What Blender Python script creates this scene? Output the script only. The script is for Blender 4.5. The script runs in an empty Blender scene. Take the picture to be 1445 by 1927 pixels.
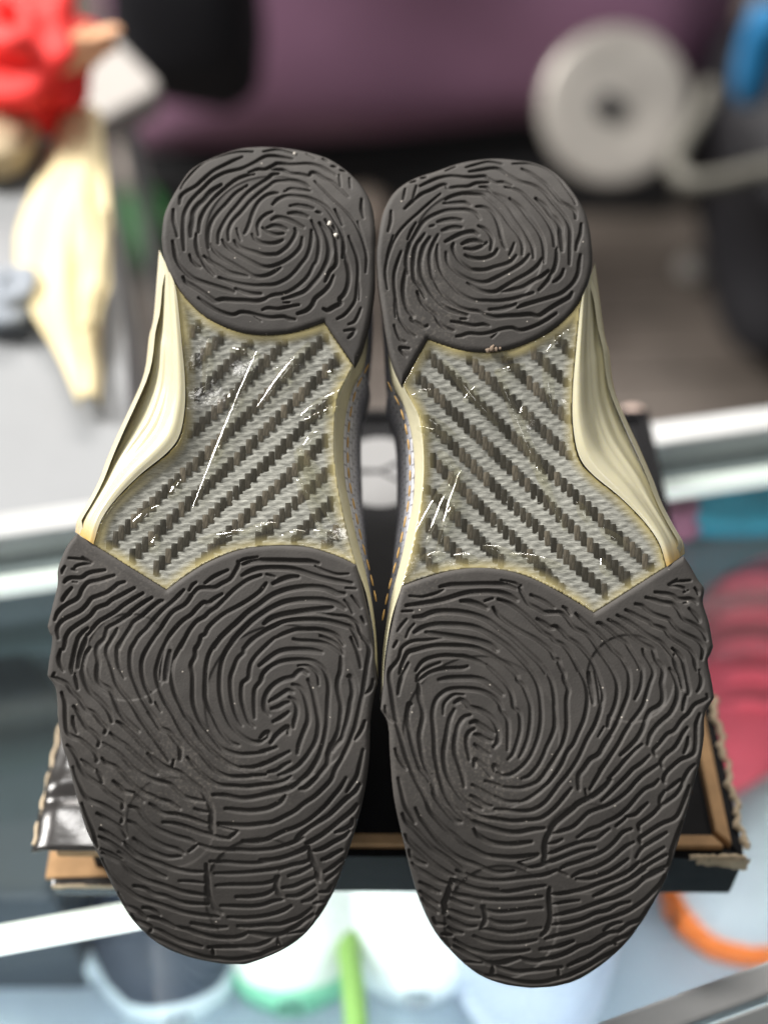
import bpy, bmesh, math, random
import numpy as np
from mathutils import Vector, Matrix

random.seed(7); np.random.seed(7)
SC = bpy.context.scene
COL = SC.collection

# ------------------------------------------------------------------ camera, world, light, exposure
PITCH = math.radians(50.0)
CAMZ = 0.545
cam_d = bpy.data.cameras.new('camera'); cam = bpy.data.objects.new('camera', cam_d); COL.objects.link(cam)
cam.location = (0, 0, CAMZ)
cam.rotation_euler = (math.pi/2 - PITCH, 0, 0)
cam_d.sensor_fit = 'VERTICAL'; cam_d.sensor_height = 24.0; cam_d.sensor_width = 18.0
cam_d.lens = 12.0/math.tan(math.radians(20))
cam_d.clip_start = 0.02; cam_d.clip_end = 60
cam_d.dof.use_dof = True; cam_d.dof.focus_distance = 0.502
cam_d.dof.aperture_fstop = cam_d.lens/16.0
cam_d.dof.aperture_blades = 0
SC.camera = cam

world = bpy.data.worlds.new('World'); SC.world = world; world.use_nodes = True
bg = world.node_tree.nodes['Background']
bg.inputs['Color'].default_value = (1.0, 0.98, 0.95, 1); bg.inputs['Strength'].default_value = 0.20

def area(name, loc, target, sx, sy, power, color):
    d = bpy.data.lights.new(name, 'AREA'); d.shape = 'RECTANGLE'; d.size = sx; d.size_y = sy
    d.energy = power; d.color = color
    o = bpy.data.objects.new(name, d); COL.objects.link(o); o.location = loc
    o.rotation_euler = (Vector(target) - Vector(loc)).to_track_quat('-Z', 'Y').to_euler()
    return o
area('window_light', (-2.35, 1.20, 2.2), (0, 0.32, 0.16), 0.9, 0.9, 225, (1.0, 0.965, 0.92))
area('rear_window_light', (-0.40, 1.20, 1.65), (0, 0.32, 0.10), 0.2, 0.25, 12, (1.0, 0.98, 0.95))
area('glint_fill_light', (-0.06, -0.62, 1.75), (0.0, 0.32, 0.16), 0.16, 0.5, 2.0, (1.0, 0.98, 0.95))  # added unseen lamp: glints on the clear windows, soft fill on the soles
area('back_light', (0.2, 2.75, 1.8), (0.1, 2.1, -1.0), 1.6, 0.35, 76, (1.0, 0.95, 0.9))

SC.render.engine = 'CYCLES'
SC.view_settings.view_transform = 'Standard'; SC.view_settings.look = 'None'
SC.view_settings.exposure = 0.0; SC.view_settings.gamma = 1.0
SC.cycles.max_bounces = 8; SC.cycles.transparent_max_bounces = 16
SC.cycles.caustics_reflective = False; SC.cycles.caustics_refractive = False
try:
    SC.cycles.use_denoising = True
except Exception: pass

# ------------------------------------------------------------------ frames of reference
F = 963.5/math.tan(math.radians(20)); CX, CY = 722.5, 963.5
CAM = np.array([0, 0, CAMZ]); FW = np.array([0, math.cos(PITCH), -math.sin(PITCH)])
UP = np.array([0, math.sin(PITCH), math.cos(PITCH)]); RT = np.array([1.0, 0, 0])
SOLE = math.radians(30.0)                                  # the soles lean back on the box
C0 = CAM + 0.5*FW
VX = np.array([1.0, 0, 0]); VV = np.array([0, math.cos(SOLE), math.sin(SOLE)]); VN = np.array([0, -math.sin(SOLE), math.cos(SOLE)])

def ray(x, y):
    x = np.asarray(x, float); y = np.asarray(y, float)
    return FW + ((x-CX)/F)[..., None]*RT - ((y-CY)/F)[..., None]*UP
def at(x, y, z):
    """point of the level plane z that the photo shows at (x, y)"""
    d = ray(x, y); t = (z-CAM[2])/d[..., 2]
    return CAM + d*t[..., None]
def at_y(x, y, Y):
    d = ray(x, y); t = (Y-CAM[1])/d[..., 1]
    return CAM + d*t[..., None]
def sole_ab(p, h=0.0):
    """photo pixels -> (a, b) in the sole plane raised by h"""
    p = np.asarray(p, float); d = ray(p[..., 0], p[..., 1])
    t = ((C0-CAM)@VN + h)/(d@VN)
    q = CAM + d*np.asarray(t)[..., None] - C0
    return np.stack([q@VX, q@VV], -1)

# ------------------------------------------------------------------ helpers
def spline(p, n=6, closed=False):
    p = np.asarray(p, float)
    if len(p) < 3 and not closed:
        t = np.linspace(0, 1, n+1)[:, None]; return p[0]*(1-t) + p[-1]*t
    q = np.vstack([p[-1], p, p[0], p[1]]) if closed else np.vstack([2*p[0]-p[1], p, 2*p[-1]-p[-2]])
    m = len(p) if closed else len(p)-1
    out = []
    for i in range(m):
        a, b, c, d = q[i:i+4]
        for t in np.linspace(0, 1, n, endpoint=False):
            out.append(.5*((2*b)+(c-a)*t+(2*a-5*b+4*c-d)*t*t+(-a+3*b-3*c+d)*t**3))
    if not closed: out.append(p[-1])
    return np.array(out)
def resample(c, n, closed=False):
    c = np.asarray(c, float)
    if closed: c = np.vstack([c, c[:1]])
    s = np.r_[0, np.cumsum(np.linalg.norm(np.diff(c, axis=0), axis=1))]
    t = np.linspace(0, s[-1], n+1)[:-1] if closed else np.linspace(0, s[-1], n)
    return np.stack([np.interp(t, s, c[:, k]) for k in range(c.shape[1])], -1)

def link(name, me, m=None, parent=None, smooth=True):
    o = bpy.data.objects.new(name, me); COL.objects.link(o)
    if m is not None: me.materials.append(m)
    if parent is not None: o.parent = parent
    if smooth and len(me.polygons): me.polygons.foreach_set('use_smooth', np.ones(len(me.polygons), bool))
    return o
def mesh_np(name, v, quads, m=None, parent=None, smooth=True, tris=None):
    me = bpy.data.meshes.new(name)
    v = np.asarray(v, np.float32); quads = np.asarray(quads, np.int32).reshape(-1, 4)
    tris = np.zeros((0, 3), np.int32) if tris is None else np.asarray(tris, np.int32).reshape(-1, 3)
    me.vertices.add(len(v)); me.vertices.foreach_set('co', v.ravel())
    nl = quads.size + tris.size
    me.loops.add(nl); me.loops.foreach_set('vertex_index', np.r_[quads.ravel(), tris.ravel()].astype(np.int32))
    me.polygons.add(len(quads)+len(tris))
    st = np.r_[np.arange(len(quads))*4, quads.size + np.arange(len(tris))*3].astype(np.int32)
    me.polygons.foreach_set('loop_start', st)
    me.polygons.foreach_set('loop_total', np.r_[np.full(len(quads), 4), np.full(len(tris), 3)].astype(np.int32))
    me.update(calc_edges=True); me.validate()
    return link(name, me, m, parent, smooth)
def grid_faces(n, m, closed_m=False):
    f = []
    for i in range(n-1):
        for j in range(m if closed_m else m-1):
            k = (j+1) % m
            f.append((i*m+j, i*m+k, (i+1)*m+k, (i+1)*m+j))
    return f
def bm_obj(name, bm, m=None, parent=None, smooth=False, bevel=0.0, seg=2):
    if bevel > 0:
        bmesh.ops.bevel(bm, geom=bm.edges[:], offset=bevel, segments=seg, profile=0.6, affect='EDGES')
    bmesh.ops.recalc_face_normals(bm, faces=bm.faces)
    me = bpy.data.meshes.new(name); bm.to_mesh(me); bm.free()
    return link(name, me, m, parent, smooth)
def prism(bm, poly, z0, z1):
    """closed solid over a polygon of (x, y), between two heights"""
    lo = [bm.verts.new((p[0], p[1], z0)) for p in poly]; hi = [bm.verts.new((p[0], p[1], z1)) for p in poly]
    n = len(poly)
    bm.faces.new(lo[::-1]); bm.faces.new(hi)
    for i in range(n): bm.faces.new((lo[i], lo[(i+1) % n], hi[(i+1) % n], hi[i]))
def beam(bm, p, q, w, h, up=(0, 0, 1)):
    """box running from p to q, w wide and h tall, hanging below the line"""
    p, q, up = Vector(p), Vector(q), Vector(up)
    d = (q-p).normalized(); s = d.cross(up).normalized()*w/2; u = s.cross(d).normalized()*h
    vs = [bm.verts.new(x) for x in (p-s, p+s, p+s-u, p-s-u, q-s, q+s, q+s-u, q-s-u)]
    for f in ((0, 1, 2, 3), (7, 6, 5, 4), (0, 4, 5, 1), (1, 5, 6, 2), (2, 6, 7, 3), (3, 7, 4, 0)):
        bm.faces.new([vs[i] for i in f])
def tube_mesh(pts, r, n=10):
    pts = [Vector(p) for p in pts]; v = []
    for i, p in enumerate(pts):
        d = (pts[min(i+1, len(pts)-1)] - pts[max(i-1, 0)]).normalized()
        a = d.orthogonal().normalized() if i == 0 else (a - d*a.dot(d)).normalized()
        b = d.cross(a)
        rr = r[i] if hasattr(r, '__len__') else r
        for k in range(n):
            t = 2*math.pi*k/n; v.append(p + a*math.cos(t)*rr + b*math.sin(t)*rr)
    f = grid_faces(len(pts), n, True)
    return v, f
def empty(name, loc=(0, 0, 0), rot=None):
    o = bpy.data.objects.new(name, None); COL.objects.link(o); o.empty_display_size = 0.02
    if rot is not None: o.matrix_world = Matrix.Translation(loc) @ rot.to_4x4()
    else: o.location = loc
    return o
def tag(o, label=None, cat=None, group=None, kind=None):
    if label: o['label'] = label
    if cat: o['category'] = cat
    if group: o['group'] = group
    if kind: o['kind'] = kind
    return o

# ------------------------------------------------------------------ materials
def new_mat(name):
    m = bpy.data.materials.new(name); m.use_nodes = True
    nt = m.node_tree; return m, nt, nt.nodes['Principled BSDF'], nt.nodes['Material Output']
def node(nt, kind, **kw):
    n = nt.nodes.new(kind)
    for k, v in kw.items():
        if k in n.inputs: n.inputs[k].default_value = v
        else: setattr(n, k, v)
    return n
def lk(nt, a, ao, b, bi): nt.links.new(a.outputs[ao], b.inputs[bi])
def ramp(nt, stops):
    r = nt.nodes.new('ShaderNodeValToRGB'); e = r.color_ramp.elements
    while len(e) < len(stops): e.new(0.5)
    for s, (p, c) in zip(e, stops): s.position = p; s.color = (*c, 1) if len(c) == 3 else c
    return r
def mat(name, color, rough=0.6, var=0.12, scale=30.0, bump=0.0, bscale=200.0, metal=0.0, spec=0.5, bdist=0.001):
    m, nt, b, out = new_mat(name)
    tc = node(nt, 'ShaderNodeTexCoord'); nz = node(nt, 'ShaderNodeTexNoise', Scale=scale, Detail=5.0, Roughness=0.6)
    lk(nt, tc, 'Object', nz, 'Vector')
    c = np.array(color)
    r = ramp(nt, [(0.3, tuple(c*(1-var))), (0.7, tuple(np.minimum(c*(1+var), 1)))])
    lk(nt, nz, 'Fac', r, 'Fac'); lk(nt, r, 'Color', b, 'Base Color')
    b.inputs['Roughness'].default_value = rough; b.inputs['Metallic'].default_value = metal
    b.inputs['Specular IOR Level'].default_value = spec
    if bump:
        n2 = node(nt, 'ShaderNodeTexNoise', Scale=bscale, Detail=4.0); lk(nt, tc, 'Object', n2, 'Vector')
        bp = node(nt, 'ShaderNodeBump', Strength=bump, Distance=bdist); lk(nt, n2, 'Fac', bp, 'Height'); lk(nt, bp, 'Normal', b, 'Normal')
    return m

def schlick(nt, bump=None):
    """reflectance of a thin clear sheet, the same from both sides"""
    lw = node(nt, 'ShaderNodeLayerWeight', Blend=0.5)
    if bump is not None: lk(nt, bump, 'Normal', lw, 'Normal')
    p = node(nt, 'ShaderNodeMath', operation='POWER'); lk(nt, lw, 'Facing', p, 0); p.inputs[1].default_value = 5.0
    m = node(nt, 'ShaderNodeMath', operation='MULTIPLY_ADD'); lk(nt, p, 0, m, 0); m.inputs[1].default_value = 0.90; m.inputs[2].default_value = 0.075
    return m

def rubber_mat():
    m, nt, b, out = new_mat('tread_rubber')
    tc = node(nt, 'ShaderNodeTexCoord')
    n1 = node(nt, 'ShaderNodeTexNoise', Scale=38.0, Detail=6.0, Roughness=0.65); lk(nt, tc, 'Object', n1, 'Vector')
    r1 = ramp(nt, [(0.32, (0.041, 0.038, 0.0355)), (0.68, (0.065, 0.060, 0.0555))]); lk(nt, n1, 'Fac', r1, 'Fac')
    # dried dust that caught on the worn ridges
    n2 = node(nt, 'ShaderNodeTexNoise', Scale=14.0, Detail=3.0); lk(nt, tc, 'Object', n2, 'Vector')
    n3 = node(nt, 'ShaderNodeTexNoise', Scale=900.0, Detail=2.0); lk(nt, tc, 'Object', n3, 'Vector')
    r2 = ramp(nt, [(0.54, (0, 0, 0)), (0.72, (1, 1, 1))]); lk(nt, n2, 'Fac', r2, 'Fac')
    r3 = ramp(nt, [(0.50, (0, 0, 0)), (0.72, (1, 1, 1))]); lk(nt, n3, 'Fac', r3, 'Fac')
    mu = node(nt, 'ShaderNodeMath', operation='MULTIPLY'); lk(nt, r2, 'Color', mu, 0); lk(nt, r3, 'Color', mu, 1)
    mu2 = node(nt, 'ShaderNodeMath', operation='MULTIPLY'); lk(nt, mu, 0, mu2, 0); mu2.inputs[1].default_value = 0.22
    mx = node(nt, 'ShaderNodeMix', data_type='RGBA'); lk(nt, mu2, 0, mx, 'Factor'); lk(nt, r1, 'Color', mx, 6)
    mx.inputs[7].default_value = (0.30, 0.27, 0.23, 1)
    # pale wear along the proud edges
    ge = node(nt, 'ShaderNodeNewGeometry'); rp = ramp(nt, [(0.515, (0, 0, 0)), (0.60, (1, 1, 1))]); lk(nt, ge, 'Pointiness', rp, 'Fac')
    n5 = node(nt, 'ShaderNodeTexNoise', Scale=55.0, Detail=5.0); lk(nt, tc, 'Object', n5, 'Vector')
    r5 = ramp(nt, [(0.45, (0, 0, 0)), (0.70, (1, 1, 1))]); lk(nt, n5, 'Fac', r5, 'Fac')
    mw = node(nt, 'ShaderNodeMath', operation='MULTIPLY'); lk(nt, rp, 'Color', mw, 0); lk(nt, r5, 'Color', mw, 1)
    mw2 = node(nt, 'ShaderNodeMath', operation='MULTIPLY'); lk(nt, mw, 0, mw2, 0); mw2.inputs[1].default_value = 0.30
    mxw = node(nt, 'ShaderNodeMix', data_type='RGBA'); lk(nt, mw2, 0, mxw, 'Factor'); lk(nt, mx, 2, mxw, 6); mxw.inputs[7].default_value = (0.20, 0.18, 0.16, 1)
    mx = mxw
    # single pale specks
    vo = node(nt, 'ShaderNodeTexVoronoi', Scale=330.0); lk(nt, tc, 'Object', vo, 'Vector')
    lt = node(nt, 'ShaderNodeMath', operation='LESS_THAN'); lk(nt, vo, 'Distance', lt, 0); lt.inputs[1].default_value = 0.10
    sep = node(nt, 'ShaderNodeSeparateColor'); lk(nt, vo, 'Color', sep, 'Color')
    gt = node(nt, 'ShaderNodeMath', operation='GREATER_THAN'); lk(nt, sep, 0, gt, 0); gt.inputs[1].default_value = 0.90
    sp = node(nt, 'ShaderNodeMath', operation='MULTIPLY'); lk(nt, lt, 0, sp, 0); lk(nt, gt, 0, sp, 1)
    mx2 = node(nt, 'ShaderNodeMix', data_type='RGBA'); lk(nt, sp, 0, mx2, 'Factor'); lk(nt, mx, 2, mx2, 6)
    mx2.inputs[7].default_value = (0.36, 0.33, 0.29, 1)
    lk(nt, mx2, 2, b, 'Base Color')
    b.inputs['Roughness'].default_value = 0.66; b.inputs['Specular IOR Level'].default_value = 0.30
    n4 = node(nt, 'ShaderNodeTexNoise', Scale=1500.0, Detail=3.0); lk(nt, tc, 'Object', n4, 'Vector')
    bp = node(nt, 'ShaderNodeBump', Strength=0.35, Distance=0.00025); lk(nt, n4, 'Fac', bp, 'Height'); lk(nt, bp, 'Normal', b, 'Normal')
    return m

def clear_mat():
    """clear rubber that has yellowed; thick towards its rim (attribute edge)"""
    m, nt, b, out = new_mat('yellowed_clear_rubber'); nt.nodes.remove(b)
    tc = node(nt, 'ShaderNodeTexCoord')
    n1 = node(nt, 'ShaderNodeTexNoise', Scale=70.0, Detail=4.0); lk(nt, tc, 'Object', n1, 'Vector')
    n2 = node(nt, 'ShaderNodeTexNoise', Scale=420.0, Detail=3.0); lk(nt, tc, 'Object', n2, 'Vector')
    b1 = node(nt, 'ShaderNodeBump', Strength=0.50, Distance=0.0009); lk(nt, n1, 'Fac', b1, 'Height')
    b2 = node(nt, 'ShaderNodeBump', Strength=0.10, Distance=0.0003); lk(nt, n2, 'Fac', b2, 'Height'); lk(nt, b1, 'Normal', b2, 'Normal')
    at_ = node(nt, 'ShaderNodeAttribute', attribute_name='edge')
    tr = node(nt, 'ShaderNodeBsdfTransparent'); tr.inputs['Color'].default_value = (0.975, 0.975, 0.935, 1)
    df = node(nt, 'ShaderNodeBsdfDiffuse'); df.inputs['Color'].default_value = (0.62, 0.53, 0.25, 1)
    ad = node(nt, 'ShaderNodeMath', operation='MULTIPLY_ADD'); lk(nt, n1, 'Fac', ad, 0); ad.inputs[1].default_value = 0.02; lk(nt, at_, 'Fac', ad, 2)
    ad.use_clamp = True
    mx = node(nt, 'ShaderNodeMixShader'); lk(nt, ad, 0, mx, 0); lk(nt, tr, 0, mx, 1); lk(nt, df, 0, mx, 2)
    gl = node(nt, 'ShaderNodeBsdfGlossy', Roughness=0.09); gl.inputs['Color'].default_value = (1, 1, 1, 1); lk(nt, b2, 'Normal', gl, 'Normal')
    fr = schlick(nt, b2)
    m2 = node(nt, 'ShaderNodeMixShader'); lk(nt, fr, 0, m2, 0); lk(nt, mx, 0, m2, 1); lk(nt, gl, 0, m2, 2)
    lk(nt, m2, 0, out, 'Surface')
    return m
def pod_mat():
    m, nt, b, out = new_mat('milky_yellow_rubber')
    tc = node(nt, 'ShaderNodeTexCoord')
    n1 = node(nt, 'ShaderNodeTexNoise', Scale=26.0, Detail=3.0); lk(nt, tc, 'Object', n1, 'Vector')
    at_ = node(nt, 'ShaderNodeAttribute', attribute_name='edge')
    r1 = ramp(nt, [(0.30, (0.62, 0.585, 0.42)), (0.72, (0.70, 0.66, 0.46))]); lk(nt, n1, 'Fac', r1, 'Fac')
    mx = node(nt, 'ShaderNodeMix', data_type='RGBA'); lk(nt, at_, 'Fac', mx, 'Factor'); lk(nt, r1, 'Color', mx, 6)
    mx.inputs[7].default_value = (0.58, 0.36, 0.08, 1)
    lk(nt, mx, 2, b, 'Base Color')
    b.inputs['Roughness'].default_value = 0.24; b.inputs['Specular IOR Level'].default_value = 0.5
    b.inputs['Coat Weight'].default_value = 0.35; b.inputs['Coat Roughness'].default_value = 0.08
    b.inputs['Subsurface Weight'].default_value = 0.25; b.inputs['Subsurface Radius'].default_value = (0.006, 0.005, 0.002); b.inputs['Subsurface Scale'].default_value = 0.5
    n2 = node(nt, 'ShaderNodeTexNoise', Scale=60.0, Detail=4.0); lk(nt, tc, 'Object', n2, 'Vector')
    bp = node(nt, 'ShaderNodeBump', Strength=0.25, Distance=0.0008); lk(nt, n2, 'Fac', bp, 'Height'); lk(nt, bp, 'Normal', b, 'Normal')
    tr = node(nt, 'ShaderNodeBsdfTransparent'); tr.inputs['Color'].default_value = (1.0, 0.96, 0.80, 1)
    ms = node(nt, 'ShaderNodeMixShader'); ms.inputs[0].default_value = 0.12; lk(nt, b, 0, ms, 1); lk(nt, tr, 0, ms, 2); lk(nt, ms, 0, out, 'Surface')
    return m
def fibre_mat(name, c0, c1, sx, sy, rough, metal, own=False):
    """carbon tow: fine filaments running one way"""
    m, nt, b, out = new_mat(name)
    tc = node(nt, 'ShaderNodeTexCoord'); mp = node(nt, 'ShaderNodeMapping'); mp.inputs['Scale'].default_value = (sx, sy, 200)
    lk(nt, tc, 'Object', mp, 'Vector')
    n1 = node(nt, 'ShaderNodeTexNoise', Scale=1.0, Detail=5.0, Roughness=0.7); lk(nt, mp, 'Vector', n1, 'Vector')
    r1 = ramp(nt, [(0.30, c0), (0.72, c1)]); lk(nt, n1, 'Fac', r1, 'Fac')
    if own:                                                   # every strand has its own shade
        oi = node(nt, 'ShaderNodeObjectInfo'); ro = ramp(nt, [(0.0, (0.25, 0.25, 0.25)), (0.6, (0.9, 0.86, 0.8)), (1.0, (2.4, 2.2, 1.95))]); lk(nt, oi, 'Random', ro, 'Fac')
        mu = node(nt, 'ShaderNodeMix', data_type='RGBA', blend_type='MULTIPLY'); mu.inputs['Factor'].default_value = 1.0
        lk(nt, r1, 'Color', mu, 6); lk(nt, ro, 'Color', mu, 7); lk(nt, mu, 2, b, 'Base Color')
    else: lk(nt, r1, 'Color', b, 'Base Color')
    b.inputs['Roughness'].default_value = rough; b.inputs['Metallic'].default_value = metal; b.inputs['Specular IOR Level'].default_value = 0.15
    bp = node(nt, 'ShaderNodeBump', Strength=0.5, Distance=0.0003); lk(nt, n1, 'Fac', bp, 'Height'); lk(nt, bp, 'Normal', b, 'Normal')
    return m
def knit_mat():
    m, nt, b, out = new_mat('grey_woven_fabric')
    tc = node(nt, 'ShaderNodeTexCoord')
    w1 = node(nt, 'ShaderNodeTexBrick', Scale=1.0, **{'Mortar Size': 0.00035, 'Brick Width': 0.0050, 'Row Height': 0.0034}); w1.offset = 0.5
    sx = node(nt, 'ShaderNodeSeparateXYZ'); lk(nt, tc, 'Object', sx, 0); cx = node(nt, 'ShaderNodeCombineXYZ'); lk(nt, sx, 1, cx, 0); lk(nt, sx, 2, cx, 1); lk(nt, cx, 0, w1, 'Vector')
    w1.inputs['Color1'].default_value = (0.66, 0.66, 0.71, 1); w1.inputs['Color2'].default_value = (0.54, 0.55, 0.60, 1); w1.inputs['Mortar'].default_value = (0.30, 0.30, 0.33, 1)
    lk(nt, w1, 'Color', b, 'Base Color'); b.inputs['Roughness'].default_value = 0.9
    bp = node(nt, 'ShaderNodeBump', Strength=0.6, Distance=0.001, invert=True); lk(nt, w1, 'Fac', bp, 'Height'); lk(nt, bp, 'Normal', b, 'Normal')
    return m
def glass_mat():
    m, nt, b, out = new_mat('counter_glass'); nt.nodes.remove(b)
    tr = node(nt, 'ShaderNodeBsdfTransparent'); tr.inputs['Color'].default_value = (0.93, 0.97, 0.96, 1)
    gl = node(nt, 'ShaderNodeBsdfGlossy', Roughness=0.02); fr = schlick(nt)
    m2 = node(nt, 'ShaderNodeMixShader'); lk(nt, fr, 0, m2, 0); lk(nt, tr, 0, m2, 1); lk(nt, gl, 0, m2, 2); lk(nt, m2, 0, out, 'Surface')
    return m

M = {
 'rubber': rubber_mat(), 'clear': clear_mat(), 'pod': pod_mat(), 'knit': knit_mat(), 'glass': glass_mat(),
 'weft': fibre_mat('sheen_painted_weft', (0.13, 0.132, 0.132), (0.62, 0.625, 0.615), 420, 3000, 0.33, 0.0),  # same carbon as the warp; the sheen it catches is painted pale
 'warp': fibre_mat('shade_painted_warp', (0.006, 0.006, 0.006), (0.105, 0.098, 0.090), 2600, 300, 0.35, 0.0, True),  # same carbon, painted dark where the fibres turn no light to the viewer
 'band': mat('olive_foam_midsole', (0.50, 0.47, 0.33), 0.5, 0.08, 60, 0.15, 500),
 'stitch': mat('orange_thread', (0.50, 0.31, 0.11), 0.7, 0.15, 300),
 'lining': mat('black_lining', (0.02, 0.02, 0.022), 0.9),
 'black_card': mat('black_gloss_card', (0.008, 0.008, 0.009), 0.55, 0.3, 40, 0.12, 90, spec=0.10, bdist=0.002),
 'board': mat('brown_cardboard', (0.40, 0.24, 0.115), 0.85, 0.22, 60, 0.4, 260),
 'fray': mat('torn_card_fibre', (0.52, 0.42, 0.29), 0.95, 0.25, 160, 0.6, 500),
 'emblem': mat('grey_print', (0.25, 0.25, 0.25), 0.6, 0.05),
 'steel': mat('brushed_aluminium', (0.42, 0.43, 0.43), 0.35, 0.06, 20, 0.1, 300, metal=0.15),
 'white_rail': mat('white_rail_paint', (0.31, 0.33, 0.335), 0.4, 0.04),
 'shelf': mat('case_shelf_board', (0.42, 0.49, 0.57), 0.5, 0.2, 7),
 'laminate': mat('dark_laminate_plank', (0.105, 0.088, 0.075), 0.6, 0.25, 6),
 'seam': mat('plank_seam', (0.03, 0.026, 0.022), 0.9),
}
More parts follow.
